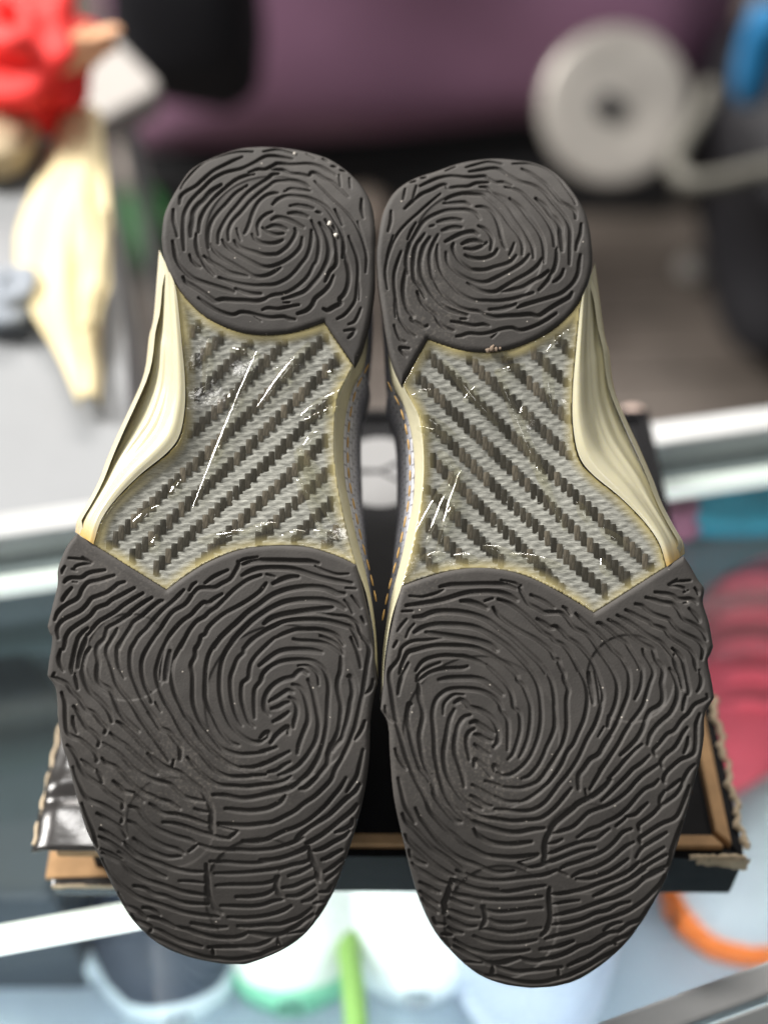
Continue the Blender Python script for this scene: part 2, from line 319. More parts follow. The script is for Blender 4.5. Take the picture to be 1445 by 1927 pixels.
# ------------------------------------------------------------------ tread grooves
# groove strokes traced on the left shoe: tile origin, then one stroke per line (optional width w in photo pixels)
TILES = {
(80,1000): """
5: 330,330 430,340 520,350 600,390 500,405 420,430 400,455
5: 500,320 560,360 610,385
7: 280,435 250,480 245,515
4: 370,465 420,485
275,630 300,600 360,575 480,575 550,530 620,505 690,495 775,480
4: 380,620 430,625
365,700 310,760 260,830 250,860
155,1095 190,1010 250,945 330,890 410,850 460,800 500,710 560,640 620,620 690,610 780,580 890,545
200,1325 185,1230 210,1150 280,1085 380,1035 480,980 550,910 610,830 700,795 800,755 880,700 940,650 1020,625
270,1445 290,1320 340,1230 430,1160 540,1090 610,1030 660,960 720,930 800,900 860,850 960,800 1050,750 1140,700
420,1445 440,1330 500,1250 565,1195
560,1290 620,1210 700,1120 800,1060 900,1000 1000,920 1120,840 1245,765
6: 545,1270 535,1400
680,1445 760,1330 790,1240 810,1190 920,1130 1040,1050 1120,980 1240,890 1355,820
800,1445 850,1340 900,1260 925,1200
950,1445 990,1340 1080,1200 1130,1120 1240,1040 1340,950 1445,870 1490,857
1110,1445 1180,1310 1290,1200 1360,1110 1480,980 1600,880 1690,790 1750,725""",
(280,1000): """
0,1400 100,1270 160,1190 230,1080 310,990 430,920 490,860 550,770 620,705 720,695 820,695 900,650 1010,590 1070,500 1115,410 1105,375
5: 1115,380 1180,345 1350,315
180,1445 240,1320 340,1190 430,1100 530,1030 600,950 680,880 740,885 820,830 910,775
400,1445 470,1290 530,1190 600,1110 690,1060 750,1000 840,940 930,850 1040,740 1140,660 1250,590 1390,540
600,1445 640,1350 650,1300 700,1270 740,1190 830,1100 950,1010 1100,930 1250,840 1370,750 1420,690 1455,640
11: 810,1445 880,1330 1000,1210 1100,1120 1230,1000 1360,910 1510,800 1660,735 1810,700 1980,685 2140,695 2240,725 2330,765 2420,770
11: 980,1445 1060,1330 1180,1200 1300,1090 1445,990 1530,940 1660,880 1810,850 1980,842 2140,847 2260,872 2340,902 2420,950
8: 700,640 780,580 860,535 980,480
7: 505,730 545,665 590,630
10: 1160,410 1250,375 1350,360 1480,360 1650,360 1830,365 1980,370 2100,395
10: 1160,545 1240,500 1340,465 1445,453 1530,448 1730,457 1880,490 2030,540 2180,580 2330,610 2510,640
9: 1170,1445 1260,1350 1350,1290 1445,1230 1530,1180 1660,1120 1800,1095 1980,1090 2140,1095 2280,1120 2420,1160 2500,1190 2560,1300 2600,1440""",
(490,1000): """
5: 1040,850 1100,920 1140,1010
12: 50,1140 130,1080 280,1030 450,1000 650,975 800,960 900,940
6: 700,1000 900,1035 1050,1050 1140,1090 1200,1150 1230,1260 1300,1350 1345,1445
5: 680,425 760,470 870,510 960,530 1090,525
5: 80,530 180,560
11: 160,645 260,600 360,570 470,560
8: 410,1330 480,1350 600,1355 740,1370 850,1404 940,1464 1000,1514 1020,1525
8: 190,1314 280,1270 420,1220 520,1212 700,1210 860,1245 960,1300 1030,1400
6: 740,1290 860,1340 960,1400 1010,1460 1025,1520
7: 1250,1060 1290,1130
6: 1130,800 1190,870 1240,940
5: 1060,700 1180,710""",
(80,1200): """
300,0 280,80 260,150
230,150 205,250 220,340 260,405
440,0 410,120 380,270 360,380 370,440
400,450 420,530 440,630
11: 545,0 520,80 480,170 455,260 440,370
10: 590,125 540,190 510,290 495,400 510,500 550,600 600,680 680,750 760,830 830,930 860,1040
10: 770,0 690,90 670,180 690,300 675,400 680,510 730,580 830,640 880,740 930,870 1000,980 1090,1070 1190,1150
870,0 810,90 790,190 830,300 870,430 910,560 980,670 1070,780 1150,900 1220,1020 1330,1170 1445,1300
1000,0 930,110 925,250 950,370 1010,490
1180,0 1100,130 1080,280 1095,430 1150,580 1210,720 1290,860 1390,990 1445,1070
1390,0 1290,140 1230,290 1230,450 1270,600 1330,720 1350,800
130,480 200,520 300,570 370,670 460,760 540,880 630,930 720,1040 790,1120 770,1180
7: 130,480 150,440
240,680 280,800 285,930 290,1060 310,1170 370,1220 470,1260 560,1330 650,1420 680,1500 670,1530
390,850 440,920 490,1020 550,1110 640,1180 710,1270 690,1340
380,980 390,1070 430,1170
310,1330 370,1390 430,1490 470,1600 540,1700 650,1780 740,1840 820,1920 920,1990 990,2040 990,2110
930,1040 1000,1090 1130,1210 1240,1330 1340,1420
840,1180 940,1270 1050,1340 1150,1430
740,1300 850,1370 950,1440""",
(280,1200): """
240,0 170,150 120,290 90,420 100,520 140,650 200,790 290,930 370,1090 450,1220 560,1350 640,1430 710,1520 820,1640 960,1710 1100,1722 1250,1712 1445,1695
450,0 380,130 310,270 280,420 290,560 330,710 400,850 460,970 540,1060 600,1180 680,1290 770,1390 830,1440 900,1500 1020,1575 1130,1615
640,0 620,80 580,140 575,230 525,340 545,450 545,600 545,760 570,880 630,1020 700,1120 790,1240 860,1330 940,1390
880,0 800,110 740,230 710,370 700,520 695,650 700,760 740,870 800,980 850,1090 920,1200 1020,1300 1110,1330
1070,0 990,110 920,240 885,400 875,560 880,700 910,850 960,980 1030,1100 1130,1200 1260,1280 1370,1290 1445,1250
1330,0 1190,130 1170,190 1100,260 1050,380 1015,480 1010,620 1025,760 1060,900 1110,1010 1155,1080
1560,0 1470,80 1340,210 1270,310 1245,400 1230,500 1160,560 1145,660 1150,780 1190,920 1240,1040 1300,1100
1420,440 1390,530 1320,620 1305,720 1305,860 1310,990
14: 265,170 240,300 220,420 210,520
6: 190,150 150,350 130,530
11: 0,920 80,1020 150,1120 250,1170 330,1270 390,1350 390,1500
0,1170 100,1290 180,1410 250,1520
8: 20,680 30,800
4: 80,800 150,910""",
(490,1200): """
11: -10,345 100,260 220,180 350,150 500,150 650,160 760,180
9: 0,510 40,440 110,370 220,310 350,280 520,275 640,290 720,330 790,400 830,500 845,620 835,780 830,920 825,1060 800,1200 770,1330 740,1445
10: 1000,230 1000,330 990,420 960,520 955,620 980,740 1000,850 990,1000 970,1130 930,1240 880,1340 850,1440 830,1550
10: 1085,480 1110,480 1130,560 1140,680 1115,790 1100,900 1070,1030 1030,1160 1000,1250 930,1330 890,1400
1120,0 1180,120 1220,250 1240,370
9: 1260,0 1330,80 1345,180 1320,330 1300,470 1280,600 1260,720 1230,850 1200,980 1170,1110 1130,1220 1095,1314 1020,1464 930,1624 880,1754 770,1874 660,1974 540,2054 430,2144 300,2214 150,2284 0,2300
7: 1390,520 1380,600 1340,660 1290,700
8: 1290,1030 1260,1120 1200,1220 1170,1260
11: 580,440 510,405 450,440 400,490 280,520 160,590 80,690 50,800 60,890 110,950
6: 470,345 580,345 660,400 710,470 720,580
10: 110,790 200,740 280,690 340,655 400,670
10: 140,880 220,860 290,820 350,800
9: 160,1040 240,1000 300,960 350,920
9: 360,740 420,780 450,850 445,950 420,1040 410,1110
10: 590,520 640,620 670,740 700,900 720,1040 710,1180 680,1290 620,1400 540,1510 440,1610 330,1670 230,1700
10: 400,580 480,610 540,690 570,790 590,900 590,1020 560,1110 520,1210 480,1330 460,1430
11: 130,1300 200,1210 280,1140 340,1110 345,1180
9: 0,1240 50,1190 100,1170 90,1230
8: 0,1410 100,1389 200,1355""",
(80,1400): """
380,290 420,400 470,520 530,640 600,700 720,740 830,800 940,870 990,910 980,970
490,740 540,860 590,980 640,1110 660,1210 690,1280
9: 480,200 560,260 640,320
9: 670,330 720,400 740,480
680,860 760,910 880,980 980,1050 1040,1150
720,1050 800,1100 880,1150 980,1220
700,1150 780,1190 870,1240 980,1320 1080,1400 1140,1440
1010,1220 1080,1290 1170,1370 1290,1420
740,180 800,240 900,280 980,350 1060,440 1140,520 1250,600 1370,650 1445,690 1570,720 1700,800
780,20 890,80 1000,170 1100,280 1220,370 1340,430 1445,460 1580,500 1680,590 1770,660 1890,690 2010,710
1010,0 1100,80 1220,190 1340,300 1420,365
8: 880,460 960,530 1030,590 1140,605
8: 1140,620 1250,710
1080,770 1180,810 1260,910 1350,1000 1445,1060 1520,1090 1650,1140 1810,1180 1890,1220
1060,950 1150,1000 1250,1090 1340,1170 1445,1230 1540,1270 1660,1300 1750,1350
1130,1170 1230,1250 1330,1320 1430,1360 1560,1400 1710,1390
8: 1330,740 1400,790 1490,855 1650,870 1810,910 1950,960 2050,990
720,1300 850,1360 980,1430""",
(280,1400): """
12: 0,120 100,220 200,290 300,330 400,370 480,440 600,530 680,600 730,700 770,780 780,900 770,1000 790,1100
5: 310,200 290,300
480,170 560,260 660,370 770,460 880,510 1040,520 1200,530 1340,515 1445,500 1640,475 1760,400
8: 850,20 920,70 1100,125 1250,125 1445,105
9: 1130,290 1300,290 1445,230
7: 570,800 640,830 740,845
10: 800,630 950,640 1100,670 1240,670 1400,640 1580,590 1700,540
10: 950,800 1100,820 1250,830 1400,815 1500,790 1630,720 1690,640
10: 860,985 1000,1000 1200,1010 1400,990 1530,970
5: 860,1010 940,1040 1080,1070
9: 1000,1160 1100,1080
180,970 340,990 500,1040 640,1090 760,1120 840,1150 1000,1170
7: 500,1330 600,1250
620,1240 760,1290 920,1305 1100,1310 1280,1320 1445,1310 1530,1300 1680,1260 1830,1200 1910,1160
1160,1200 1300,1210 1400,1200 1510,1160 1680,1080 1800,1040 1940,970 2060,880 2180,770 2280,650 2370,540 2440,420""",
(490,1400): """
9: 0,280 120,220 240,160 360,95
9: 100,350 200,330 290,270 370,225
11: 770,0 720,160 640,300 560,400 430,510 330,570 200,600 60,640
10: 870,0 840,120 830,240 770,330 660,450 560,540 490,555
8: 1270,70 1230,250 1190,400 1120,510 1070,590
10: 1225,500 1170,590 1050,690 920,820 830,900 700,980 590,1050 480,1140 440,1190
10: 1190,750 1130,830 1000,940 880,1040 760,1130 640,1200 570,1230
9: 1140,930 1120,1000 1030,1060 930,1090
9: 1100,1080 1030,1150 900,1220 780,1290 650,1330
9: 1010,1310 880,1380 800,1430
10: 0,1440 200,1430 400,1370 550,1300 600,1270
10: 600,1270 615,1340 620,1400""",
(160,1600): """
210,110 260,210 350,320 440,420 540,500 640,570 760,620 900,660 1050,710 1200,760 1350,790 1500,810 1650,830
220,30 330,90 450,150 530,230 620,300 760,370 900,410 1050,460 1200,510 1350,535 1500,560
420,20 540,90 660,160 780,220 900,290 1000,330
590,0 700,80 830,130 950,170 1070,220 1200,250 1350,270 1480,270
6: 1170,380 1330,388 1500,410
8: 610,440 740,470 860,540 1000,565 1100,610 1190,640 1330,660 1530,670
410,530 460,620 520,690 640,740 720,800 770,840
7: 720,710 800,720 880,760 930,800
9: 780,830 880,840 1000,890 1120,950
8: 580,800 640,870 760,920 830,960 810,1000
8: 840,970 940,1000 1050,1060 1180,1120 1300,1150 1445,1190
8: 770,1030 870,1090 1000,1140 1200,1230 1350,1280 1500,1320 1650,1335 1810,1350 2000,1330 2200,1280 2350,1220 2500,1190
9: 1140,950 1280,980 1380,1020 1530,1060 1690,1080 1850,1085 1950,1060 2000,1030
9: 1320,900 1450,930 1600,955 1750,950""",
(320,1600): """
11: 450,180 460,320 470,470 490,590 560,720 640,780
550,290 750,290 950,280 1150,260 1300,240 1445,200
500,140 700,150 900,165 1100,160 1300,120 1445,80 1550,50
570,440 750,430 950,430 1150,420 1290,380 1310,330
9: 820,580 1000,580 1180,550 1290,490
630,690 800,695 1000,700 1150,680 1260,640 1400,610
720,830 900,840 1080,830 1250,800 1400,750 1500,690
840,940 1000,945 1200,925 1350,920 1480,880 1610,830 1750,720
12: 980,1020 1150,1050 1300,1060 1445,1020
480,1200 700,1195 900,1195 1080,1180 1230,1120 1300,1080
8: 530,1230 540,1290""",
(480,1600): """
9: 300,250 450,190 600,160 700,110
13: 690,20 700,90 740,190 780,260 770,330 790,380
11: 290,330 260,420 280,520 330,580
9: 420,320 550,280 680,210 740,190
9: 340,470 480,450 620,390 740,340
9: 400,570 520,570 640,510 740,440
9: 590,640 680,620 760,560
9: 860,270 960,210 1080,110
9: 830,120 930,80 1030,20
8: 880,370 980,290 1060,200
8: 800,520 900,510 940,440
8: 730,660 850,640
8: 760,800 850,690
10: 280,1080 300,1160 330,1200
8: 430,1180 520,1130
10: 380,1010 500,950 600,880 720,800
6: 400,1040 550,1010 620,1000""",
(295,265): """
6: 300,590 340,510 450,380 560,280 700,210 860,160 1020,130 1190,130
8: 285,780 300,690 360,630 480,560 580,470 700,370 830,300 950,240 1060,195
8: 210,850 210,980 240,1090 255,1180
340,1350 330,1200 330,1040 345,900 400,780 480,680 580,580 680,480 800,410 900,375 1050,340 1200,270 1340,190 1445,182 1560,200 1680,220
12: 425,1180 430,1080 450,980 460,880 520,790 590,730 680,620 800,540
520,1130 540,980 600,850 700,720 850,580 980,480 1100,430 1210,410
640,1320 640,1150 680,1000 760,880 870,760 980,640 1120,545
760,1260 770,1140 820,1030 900,900 1000,780 1120,640 1250,540 1360,470 1430,415 1510,405
890,1220 890,1110 940,990 1050,870 1160,740 1280,630 1390,550 1460,500 1560,490 1710,490 1830,530 1880,565
1085,1140 1110,1100 1150,1000 1190,880 1260,750 1350,670 1440,640 1500,640
1260,1160 1250,1040 1290,960 1360,900 1430,870
6: 990,1080 1010,1150 1040,1220
8: 1180,1150 1220,1210 1310,1255 1430,1262 1510,1245 1560,1220
8: 1310,1070 1380,1120 1470,1150 1570,1140
960,1230 1020,1300 1110,1340 1220,1370 1320,1400 1445,1400 1500,1390 1610,1310 1680,1220 1720,1130 1710,1080
810,1220 870,1300 960,1370 1080,1440 1200,1500 1320,1550 1450,1540 1590,1480 1700,1400 1780,1300 1800,1190
660,1270 720,1360 820,1445 950,1520 1080,1595 1200,1665 1310,1670 1410,1640 1490,1590 1535,1560
200,1240 220,1340 240,1450 300,1560 390,1650 480,1710 620,1760 750,1800 880,1840 960,1870
490,1150 490,1280 520,1400 560,1460 600,1540 660,1610 710,1660
7: 410,1410 440,1480 500,1540 540,1560
8: 1140,390 1250,350 1340,350 1445,300 1500,275 1660,290 1870,280 2010,310 2110,360 2210,420
6: 1320,130 1430,105 1510,100 1650,140 1730,170""",
(495,265): """
8: 110,350 250,360 340,400 460,410 570,430 600,390 660,400 760,460 860,510 960,600 1050,690
9: 270,620 340,590 460,600 580,610
9: 120,780 180,720 280,680 400,680 540,695 660,740 760,800 830,880 900,990 960,1110 990,1220
11: 340,800 430,795 540,810 620,830
8: 660,870 710,885
8: 770,970 820,1040 860,1090 900,1230 910,1350 910,1450 900,1530 830,1610 800,1680 770,1740
11: 320,890 400,890 480,905 550,930
10: 110,970 170,940 260,950 370,990 500,1060
10: 50,1070 130,1045 220,1055 290,1085
8: 600,1100 600,1200 580,1320 540,1430 480,1510 400,1610 300,1700 150,1770 0,1780 -120,1785 -280,1765 -420,1730 -540,1690
8: 600,980 650,1080 690,1200 690,1340 665,1480 630,1530 570,1650 480,1750 360,1840 250,1885 120,1905 50,1940
10: 700,1010 760,1100 800,1220 815,1340 800,1450 770,1530 710,1650 610,1770 510,1860 390,1910 250,1950
7: 890,850 940,940 980,1040
6: 940,420 960,560
6: 1070,460 1080,580
7: 1220,720 1215,840 1240,950
8: 740,220 800,250
8: 850,310 900,320
8: 960,360 1020,375
5: 540,160 640,220
5: 640,500 760,620 880,740 1000,850 1100,960 1170,1080 1230,1230 1280,1400
8: 990,1180 1000,1330 985,1445
6: 1060,1180 1110,1300 1160,1445 1175,1600 1160,1830 1140,1970 1080,2070 1000,2155 920,2200
5: 1170,1000 1230,1200 1270,1400""",
(295,470): """
9: 590,80 680,150 790,210 890,270 1000,300 1130,320
9: 330,340 370,400 470,460 580,530 690,610 740,630 820,610 950,620 1100,625 1230,635 1330,610 1400,570
10: 980,480 1080,520 1170,540 1290,540
7: 520,595 620,670 740,740 870,790 960,800 1040,770 1150,780 1260,810 1360,830 1440,835 1560,825 1640,850 1710,860
4: 1210,820 1290,880
7: 1310,740 1380,720 1500,730 1640,700 1760,680""",
(495,470): """
9: 430,790 540,750 610,680 650,600 750,520 820,440 870,320
5: 260,650 330,650
9: 750,730 800,750 870,710 960,660 950,610 1010,540 1050,430 1060,300 1040,180 1000,30
6: 1060,920 1130,890 1180,800 1210,720
7: 1010,1000 1130,990 1100,1050 1060,1090
5: 1270,0 1280,120 1270,280
4: 1180,400 1190,500 1185,620""",
}
# ------------------------------------------------------------------ box lid the shoes lie on
ZT = 0.034
def jag(n, amp, seed): r = random.Random(seed); return [r.uniform(-amp, amp) for _ in range(n)]
def build_box():
    pl = at(65, 1600, ZT); pr = at(1402, 1606, ZT)
    ex = (pr-pl); W = np.linalg.norm(ex); ex = ex/W; ey = np.array([-ex[1], ex[0], 0])
    D = 0.245; TP = 0.010
    def tap(p): return (p[0] + TP*p[1]/D*(1 if p[0] < W*.5 else -1), p[1])       # the lid narrows a little towards the back
    R = Matrix((ex, ey, (0, 0, 1))).transposed()
    root = empty('shoe_box', (pl[0], pl[1], 0.0), R)
    tag(root, 'worn black shoe box with raw cardboard edges and torn corners under both shoes', 'box')
    TH = 0.0045
    bm = bmesh.new(); prism(bm, [tap(p) for p in [(0.02, TH), (W-TH, TH), (W-TH, D-TH), (0.02, D-TH)]], 0.006, ZT-0.005)
    bm_obj('floor_panel', bm, M['black_card'], root)
    for nm, poly in (('front_wall', [(0.030, -0.001), (W, -0.001), (W-TH, TH*0.6), (0.030, TH*0.6)]), ('side_wall', [(W, -0.001), (W+0.0005, D), (W-TH, D), (W-TH, TH)]), ('back_wall', [(0.002, D-TH), (W, D-TH), (W, D), (0.002, D)]), ('side_wall', [(0.0, 0.03), (TH, 0.03), (TH, D), (0, D)])):
        bm = bmesh.new(); prism(bm, [tap(p) for p in poly], 0.0, ZT-0.0022); bm_obj(nm, bm, M['black_card'], root, bevel=0.0006)
    # raw board along the tops of the walls
    bm = bmesh.new(); prism(bm, [(0.028, TH*0.62), (W-0.008, TH*0.62), (W-0.012, TH*1.7), (0.028, TH*1.7)], ZT-0.0075, ZT+0.0008); bm_obj('raw_edge', bm, M['board'], root, bevel=0.0008)
    bm = bmesh.new(); prism(bm, [tap(p) for p in [(W-0.0045, 0.004), (W-0.0045, 0.125), (W-0.0100, 0.125), (W-0.0100, 0.0095)]], ZT-0.0075, ZT+0.0002); ro = bm_obj('raw_edge', bm, M['board'], root, bevel=0.0009)
    vv, ff = tube_mesh([(0, 0, -0.0004), (0, 0, 0.0007)], 0.0011, 10); o = mesh_np('rivet_hole', vv, ff, M['lining'], ro); o.location = (W-0.0079, 0.041, ZT-0.0004)
    # frayed paper on the right side and front right corner
    def fray(path, wdt, seed, parent=root):
        r = random.Random(seed); n = len(path); v = []
        w_ = 0.8; z_ = 0.0
        for i, p in enumerate(path):
            w_ += 0.5*(r.uniform(.3, 1.25)-w_); z_ += .4*(r.uniform(-.0006, .0008)-z_); w = wdt*w_; z = ZT-.0004+z_
            for s, dz in ((-.5, -.0010), (-.25, .0003), (0, .0006), (.3, .0002), (.5, -.0016)):
                v.append((p[0]+p[2]*w*s+r.uniform(-.0002, .0002), p[1]+p[3]*w*s+r.uniform(-.0002, .0002), z+dz+r.uniform(-.0003, .0003)))
        return mesh_np('frayed_edge', v, grid_faces(n, 5), M['fray'], parent)
    fray([(W+0.0006-TP*(0.002+i*0.0006)/D+0.0008*math.sin(i*.23)+0.0005*math.sin(i*.61), 0.002+i*0.0006, 1, 0) for i in range(120)], 0.0036, 4)
    fray([(W-0.022+i*0.0006, -0.0012, 0, 1) for i in range(38)], 0.0032, 9)
    v = []; r = random.Random(2)
    for i in range(14):
        for j in range(6): v.append((W-0.019+i*0.0016+r.uniform(-.0005, .0005), -0.0016-r.uniform(0, .0009), ZT-0.001-j*0.0019*(0.4+0.6*i/13)-r.uniform(0, .0008)))
    mesh_np('torn_corner', v, grid_faces(14, 6), M['fray'], root)
    # left front corner: creased glossy flap over open board layers
    v = []; nu, nv = 22, 46
    for i in range(nu):
        for j in range(nv):
            y = -0.0008+0.10*j/(nv-1); x = -0.0005+0.052*i/(nu-1)+TP*y/D
            z = ZT+0.0012 + 0.0011*math.exp(-((y-0.026-0.10*(x-.02)**2*40*.1-0.004*math.sin(x*90))/0.0032)**2) - 0.0012*math.exp(-((y-0.020-0.003*math.sin(x*90))/0.003)**2) + 0.0007*math.sin(x*140+y*60)*math.sin(y*75)
            v.append((x+0.0005*math.sin(y*300)*(i == 0), y, z - 0.002*(1-min(1, i/2.0))))
    n0 = len(v)
    fl = mesh_np('creased_flap', v, grid_faces(nu, nv)[::1], M['flap'], root); 
    m2 = fl.modifiers.new('solid', 'SOLIDIFY'); m2.thickness = 0.0012; m2.offset = -1
    bm = bmesh.new(); prism(bm, [(0.0075, 0.0012), (0.034, 0.0012), (0.034, 0.006), (0.0075, 0.006)], ZT-0.0085, ZT-0.0006); bm_obj('board_core', bm, M['board'], root, bevel=0.001)
    bm = bmesh.new(); prism(bm, [(0.0, -0.0002), (0.034, 0.0010), (0.034, 0.010), (0.006, 0.03), (0.0, 0.03)], ZT-0.0262, ZT-0.0240); bm_obj('inner_layer', bm, M['board'], root)
    bm = bmesh.new(); prism(bm, [(0.0028, -0.0035), (0.036, -0.0035), (0.036, 0.001), (0.0028, 0.001)], 0.0004, 0.0092); bm_obj('lower_lip', bm, M['flap'], root, bevel=0.0008)
    fray([(0.003+i*0.0015, -0.0033, 0, 1) for i in range(22)], 0.0016, 12).location.z = -(ZT-0.0094)
    pts = [(-0.0006+0.0004*math.sin(i*.7)+TP*(0.002+i*0.0012)/D, 0.002+i*0.0012, ZT+0.0002+0.0002*math.sin(i*1.3)) for i in range(80)]
    vv, ff = tube_mesh(pts, 0.0008, 6); mesh_np('worn_edge', vv, ff, M['fray'], root)
    # printed round emblem, split by dark lines
    inv = root.matrix_world.inverted()
    c = inv @ Vector(at(716, 888, ZT-0.005)); rx = 0.0215
    em = None
    for k, (a0, a1) in enumerate(((-32, 28), (33, 177), (183, 327))):
        v = [(0, 0, 0)]; n = 22; sh = 0.0012
        am = math.radians((a0+a1)/2)
        for i in range(n):
            t = math.radians(a0+(a1-a0)*i/(n-1)); v.append((rx*math.cos(t), rx*math.sin(t), 0))
        v = [(c.x+p[0]+sh*math.cos(am), c.y+p[1]+sh*math.sin(am), ZT-0.0047) for p in v]
        mesh_np('emblem_segment', v, np.zeros((0, 4)), M['emblem'], root, tris=[(0, i, i+1) for i in range(1, n)], smooth=False)
    return root
M['flap'] = mat('scuffed_black_gloss', (0.030, 0.028, 0.027), 0.22, 0.4, 90, 0.15, 160, bdist=0.001)
build_box()

# ------------------------------------------------------------------ glass display case
def build_case():
    P1, P2 = at(0, 1022, 0), at(1445, 818, 0)
    e1 = (P2-P1)/np.linalg.norm(P2-P1); e2 = np.array([e1[1], -e1[0], 0])      # towards the viewer
    R = Matrix((e1, -e2, (0, 0, 1))).transposed()
    mid = (P1+P2)/2
    root = empty('display_case', (mid[0], mid[1], -0.9), R)
    tag(root, 'glass topped shop display case with pale metal rails, sneakers on its shelf', 'display case')
    T = 0.9; DEP = 0.40
    bm = bmesh.new(); prism(bm, [(-.9, -DEP), (.9, -DEP), (.9, -0.004), (-.9, -0.004)], T-0.009, T-0.0006); bm_obj('glass_top', bm, M['glass'], root)
    def bar(name, y0, y1, z0, z1, m, bev=0.002):
        bm = bmesh.new(); prism(bm, [(-.9, y0), (.9, y0), (.9, y1), (-.9, y1)], z0, z1); return bm_obj(name, bm, m, root, bevel=bev)
    bar('rear_rail', -0.008, 0.016, T-0.030, T-0.011, M['white_rail']); bar('rear_trim', 0.0, 0.017, T-0.0105, T+0.004, M['steel'])
    bar('shelf_lamp', -0.016, -0.009, T-0.024, T-0.014, M['lamp']); bar('upper_shelf', -0.085, 0.002, T-0.078, T-0.072, M['glass'], 0.001)
    bar('shelf', -DEP, 0.02, T-0.235, T-0.22, M['shelf'])
    bar('rear_panel', 0.004, 0.016, 0.0, T-0.032, M['rear']); bar('plinth', -DEP+0.02, 0.0, 0.0, 0.08, M['shelf'])
    # front rail and an inner light strip
    a, b = at(1180, 1935, 0.003), at(1445, 1838, 0.003); d = (b-a)/np.linalg.norm(b-a)
    inv = root.matrix_world.inverted()
    for nm, s, w, h, m in (('front_rail', 0.0, 0.012, 0.016, M['front']), ('front_trim', -0.014, 0.010, 0.013, M['white_rail'])):
        sd = np.array([d[1], -d[0], 0])*(-s)
        bm = bmesh.new(); beam(bm, inv @ Vector(a-d*0.9+sd), inv @ Vector(b+d*0.5+sd), w, h); bm_obj(nm, bm, m, root, bevel=0.0015)
    a, b = at(-60, 1772, -0.03), at(330, 1700, -0.03); d = (b-a)/np.linalg.norm(b-a)
    bm = bmesh.new(); beam(bm, inv @ Vector(a-d*0.1), inv @ Vector(b+d*0.01), 0.011, 0.008); bm_obj('light_strip', bm, M['lamp'], root, bevel=0.002)
    return root
M['front'] = mat('front_rail_metal', (.62, .63, .63), .4, .08, 30)
M['rear'] = mat('case_rear_panel', (.12, .15, .165), .5, .1, 6)
def emit_mat(name, c, s):
    m, nt, b, out = new_mat(name); b.inputs['Base Color'].default_value = (*c, 1); b.inputs['Emission Color'].default_value = (*c, 1); b.inputs['Emission Strength'].default_value = s
    return m
M['lamp'] = emit_mat('case_strip_lamp', (1.0, 0.97, 0.92), 0.42)
case = build_case()
area('case_lamp', (0.0, 0.16, -0.03), (0.0, 0.34, -0.22), 1.0, 0.03, 2.0, (0.88, 0.95, 1.0))

# ------------------------------------------------------------------ sneakers on the shelf under the glass
def sneaker(px, py, ang, sole_c, upper_c, lace_c, label, L=0.285, z=-0.2195, name='sneaker', accent=None):
    """toe tip at photo pixel (px, py) on the shelf; ang = heading of the toe in degrees (270 = towards us)"""
    p = at(px, py, z+0.04)
    root = empty(name, (p[0], p[1], z), Matrix.Rotation(math.radians(ang), 3, 'Z')); tag(root, label, 'sneaker', 'sneakers on show in the case')
    ms = mat(name+'_sole', sole_c, 0.5, 0.05); mu = mat(name+'_upper', upper_c, 0.6, 0.1, 20); ml = mat(name+'_lace', lace_c, 0.8, 0.1)
    S = 26; rows = []
    def hw(t): return np.interp(t, [0, .03, .09, .2, .34, .55, .7, .85, .95, 1], [.006, .024, .036, .047, .052, .042, .036, .038, .032, .008])
    def ht(t): return np.interp(t, [0, .04, .12, .25, .4, .52, .62, .75, .9, 1], [.028, .046, .058, .066, .085, .105, .112, .100, .104, .085])
    ts = 0.5-0.5*np.cos(np.linspace(0, math.pi, S))
    v = []
    for t in ts:
        w = hw(t); x = -t*L
        for s, z0 in ((-1, .002), (-1.03, .012), (-1, .026), (1, .026), (1.03, .012), (1, .002)): v.append((x, s*w, z0 + (.012*(1-t/.15)**2 if t < .15 else 0)))
    mesh_np('sole', v, grid_faces(S, 6, True), ms, root, tris=[(0, 1, 2), (0, 2, 3), (0, 3, 4), (0, 4, 5)])
    v = []
    for t in ts:
        w = hw(t)*.96; x = -t*L*.985-.002; H = ht(t)-.024
        for k in range(13):
            a = math.pi*k/12; v.append((x, math.cos(a)*w*(1-.22*math.sin(a)*(t > .3)), .024+H*math.sin(a)**.8))
    up = mesh_np('upper', v, grid_faces(S, 13), mu, root)
    # dark foot opening, tongue, laces
    v = []
    for k in range(20):
        a = 2*math.pi*k/20; v.append((-L*.72+math.cos(a)*L*.19, math.sin(a)*.021, .104+.008*math.cos(a)))
    v.append((-L*.72, 0, .075)); mesh_np('opening', v, np.zeros((0, 4)), M['lining'], root, tris=[(k, (k+1) % 20, 20) for k in range(20)])
    for k in range(5):
        t = .24+.06*k; zz = ht(t)+.002
        vv, ff = tube_mesh([(-t*L, s*hw(t)*.42, zz-.012*s*s) for s in np.linspace(-1, 1, 7)], .0034, 7); mesh_np('lace', vv, ff, ml, root)
    if accent:
        ma = mat(name+'_accent', accent, 0.5, 0.05)
        for s in (-1, 1):
            vv, ff = tube_mesh([(-t*L, s*(hw(t)*.99+.001), .030+.045*(t-.3)) for t in np.linspace(.12, .8, 12)], .005, 8); mesh_np('stripe', vv, ff, ma, root)
    return root
sneaker(545, 1880, 272, (0.20, 0.55, 0.36), (0.86, 0.86, 0.82), (0.8, 0.8, 0.78), 'white sneaker with a mint green sole under the left shoe toe', accent=(.3, .62, .45))
sneaker(785, 1862, 270, (0.80, 0.85, 0.90), (0.88, 0.88, 0.88), (0.85, 0.85, 0.85), 'plain white sneaker below the gap between the two soles')
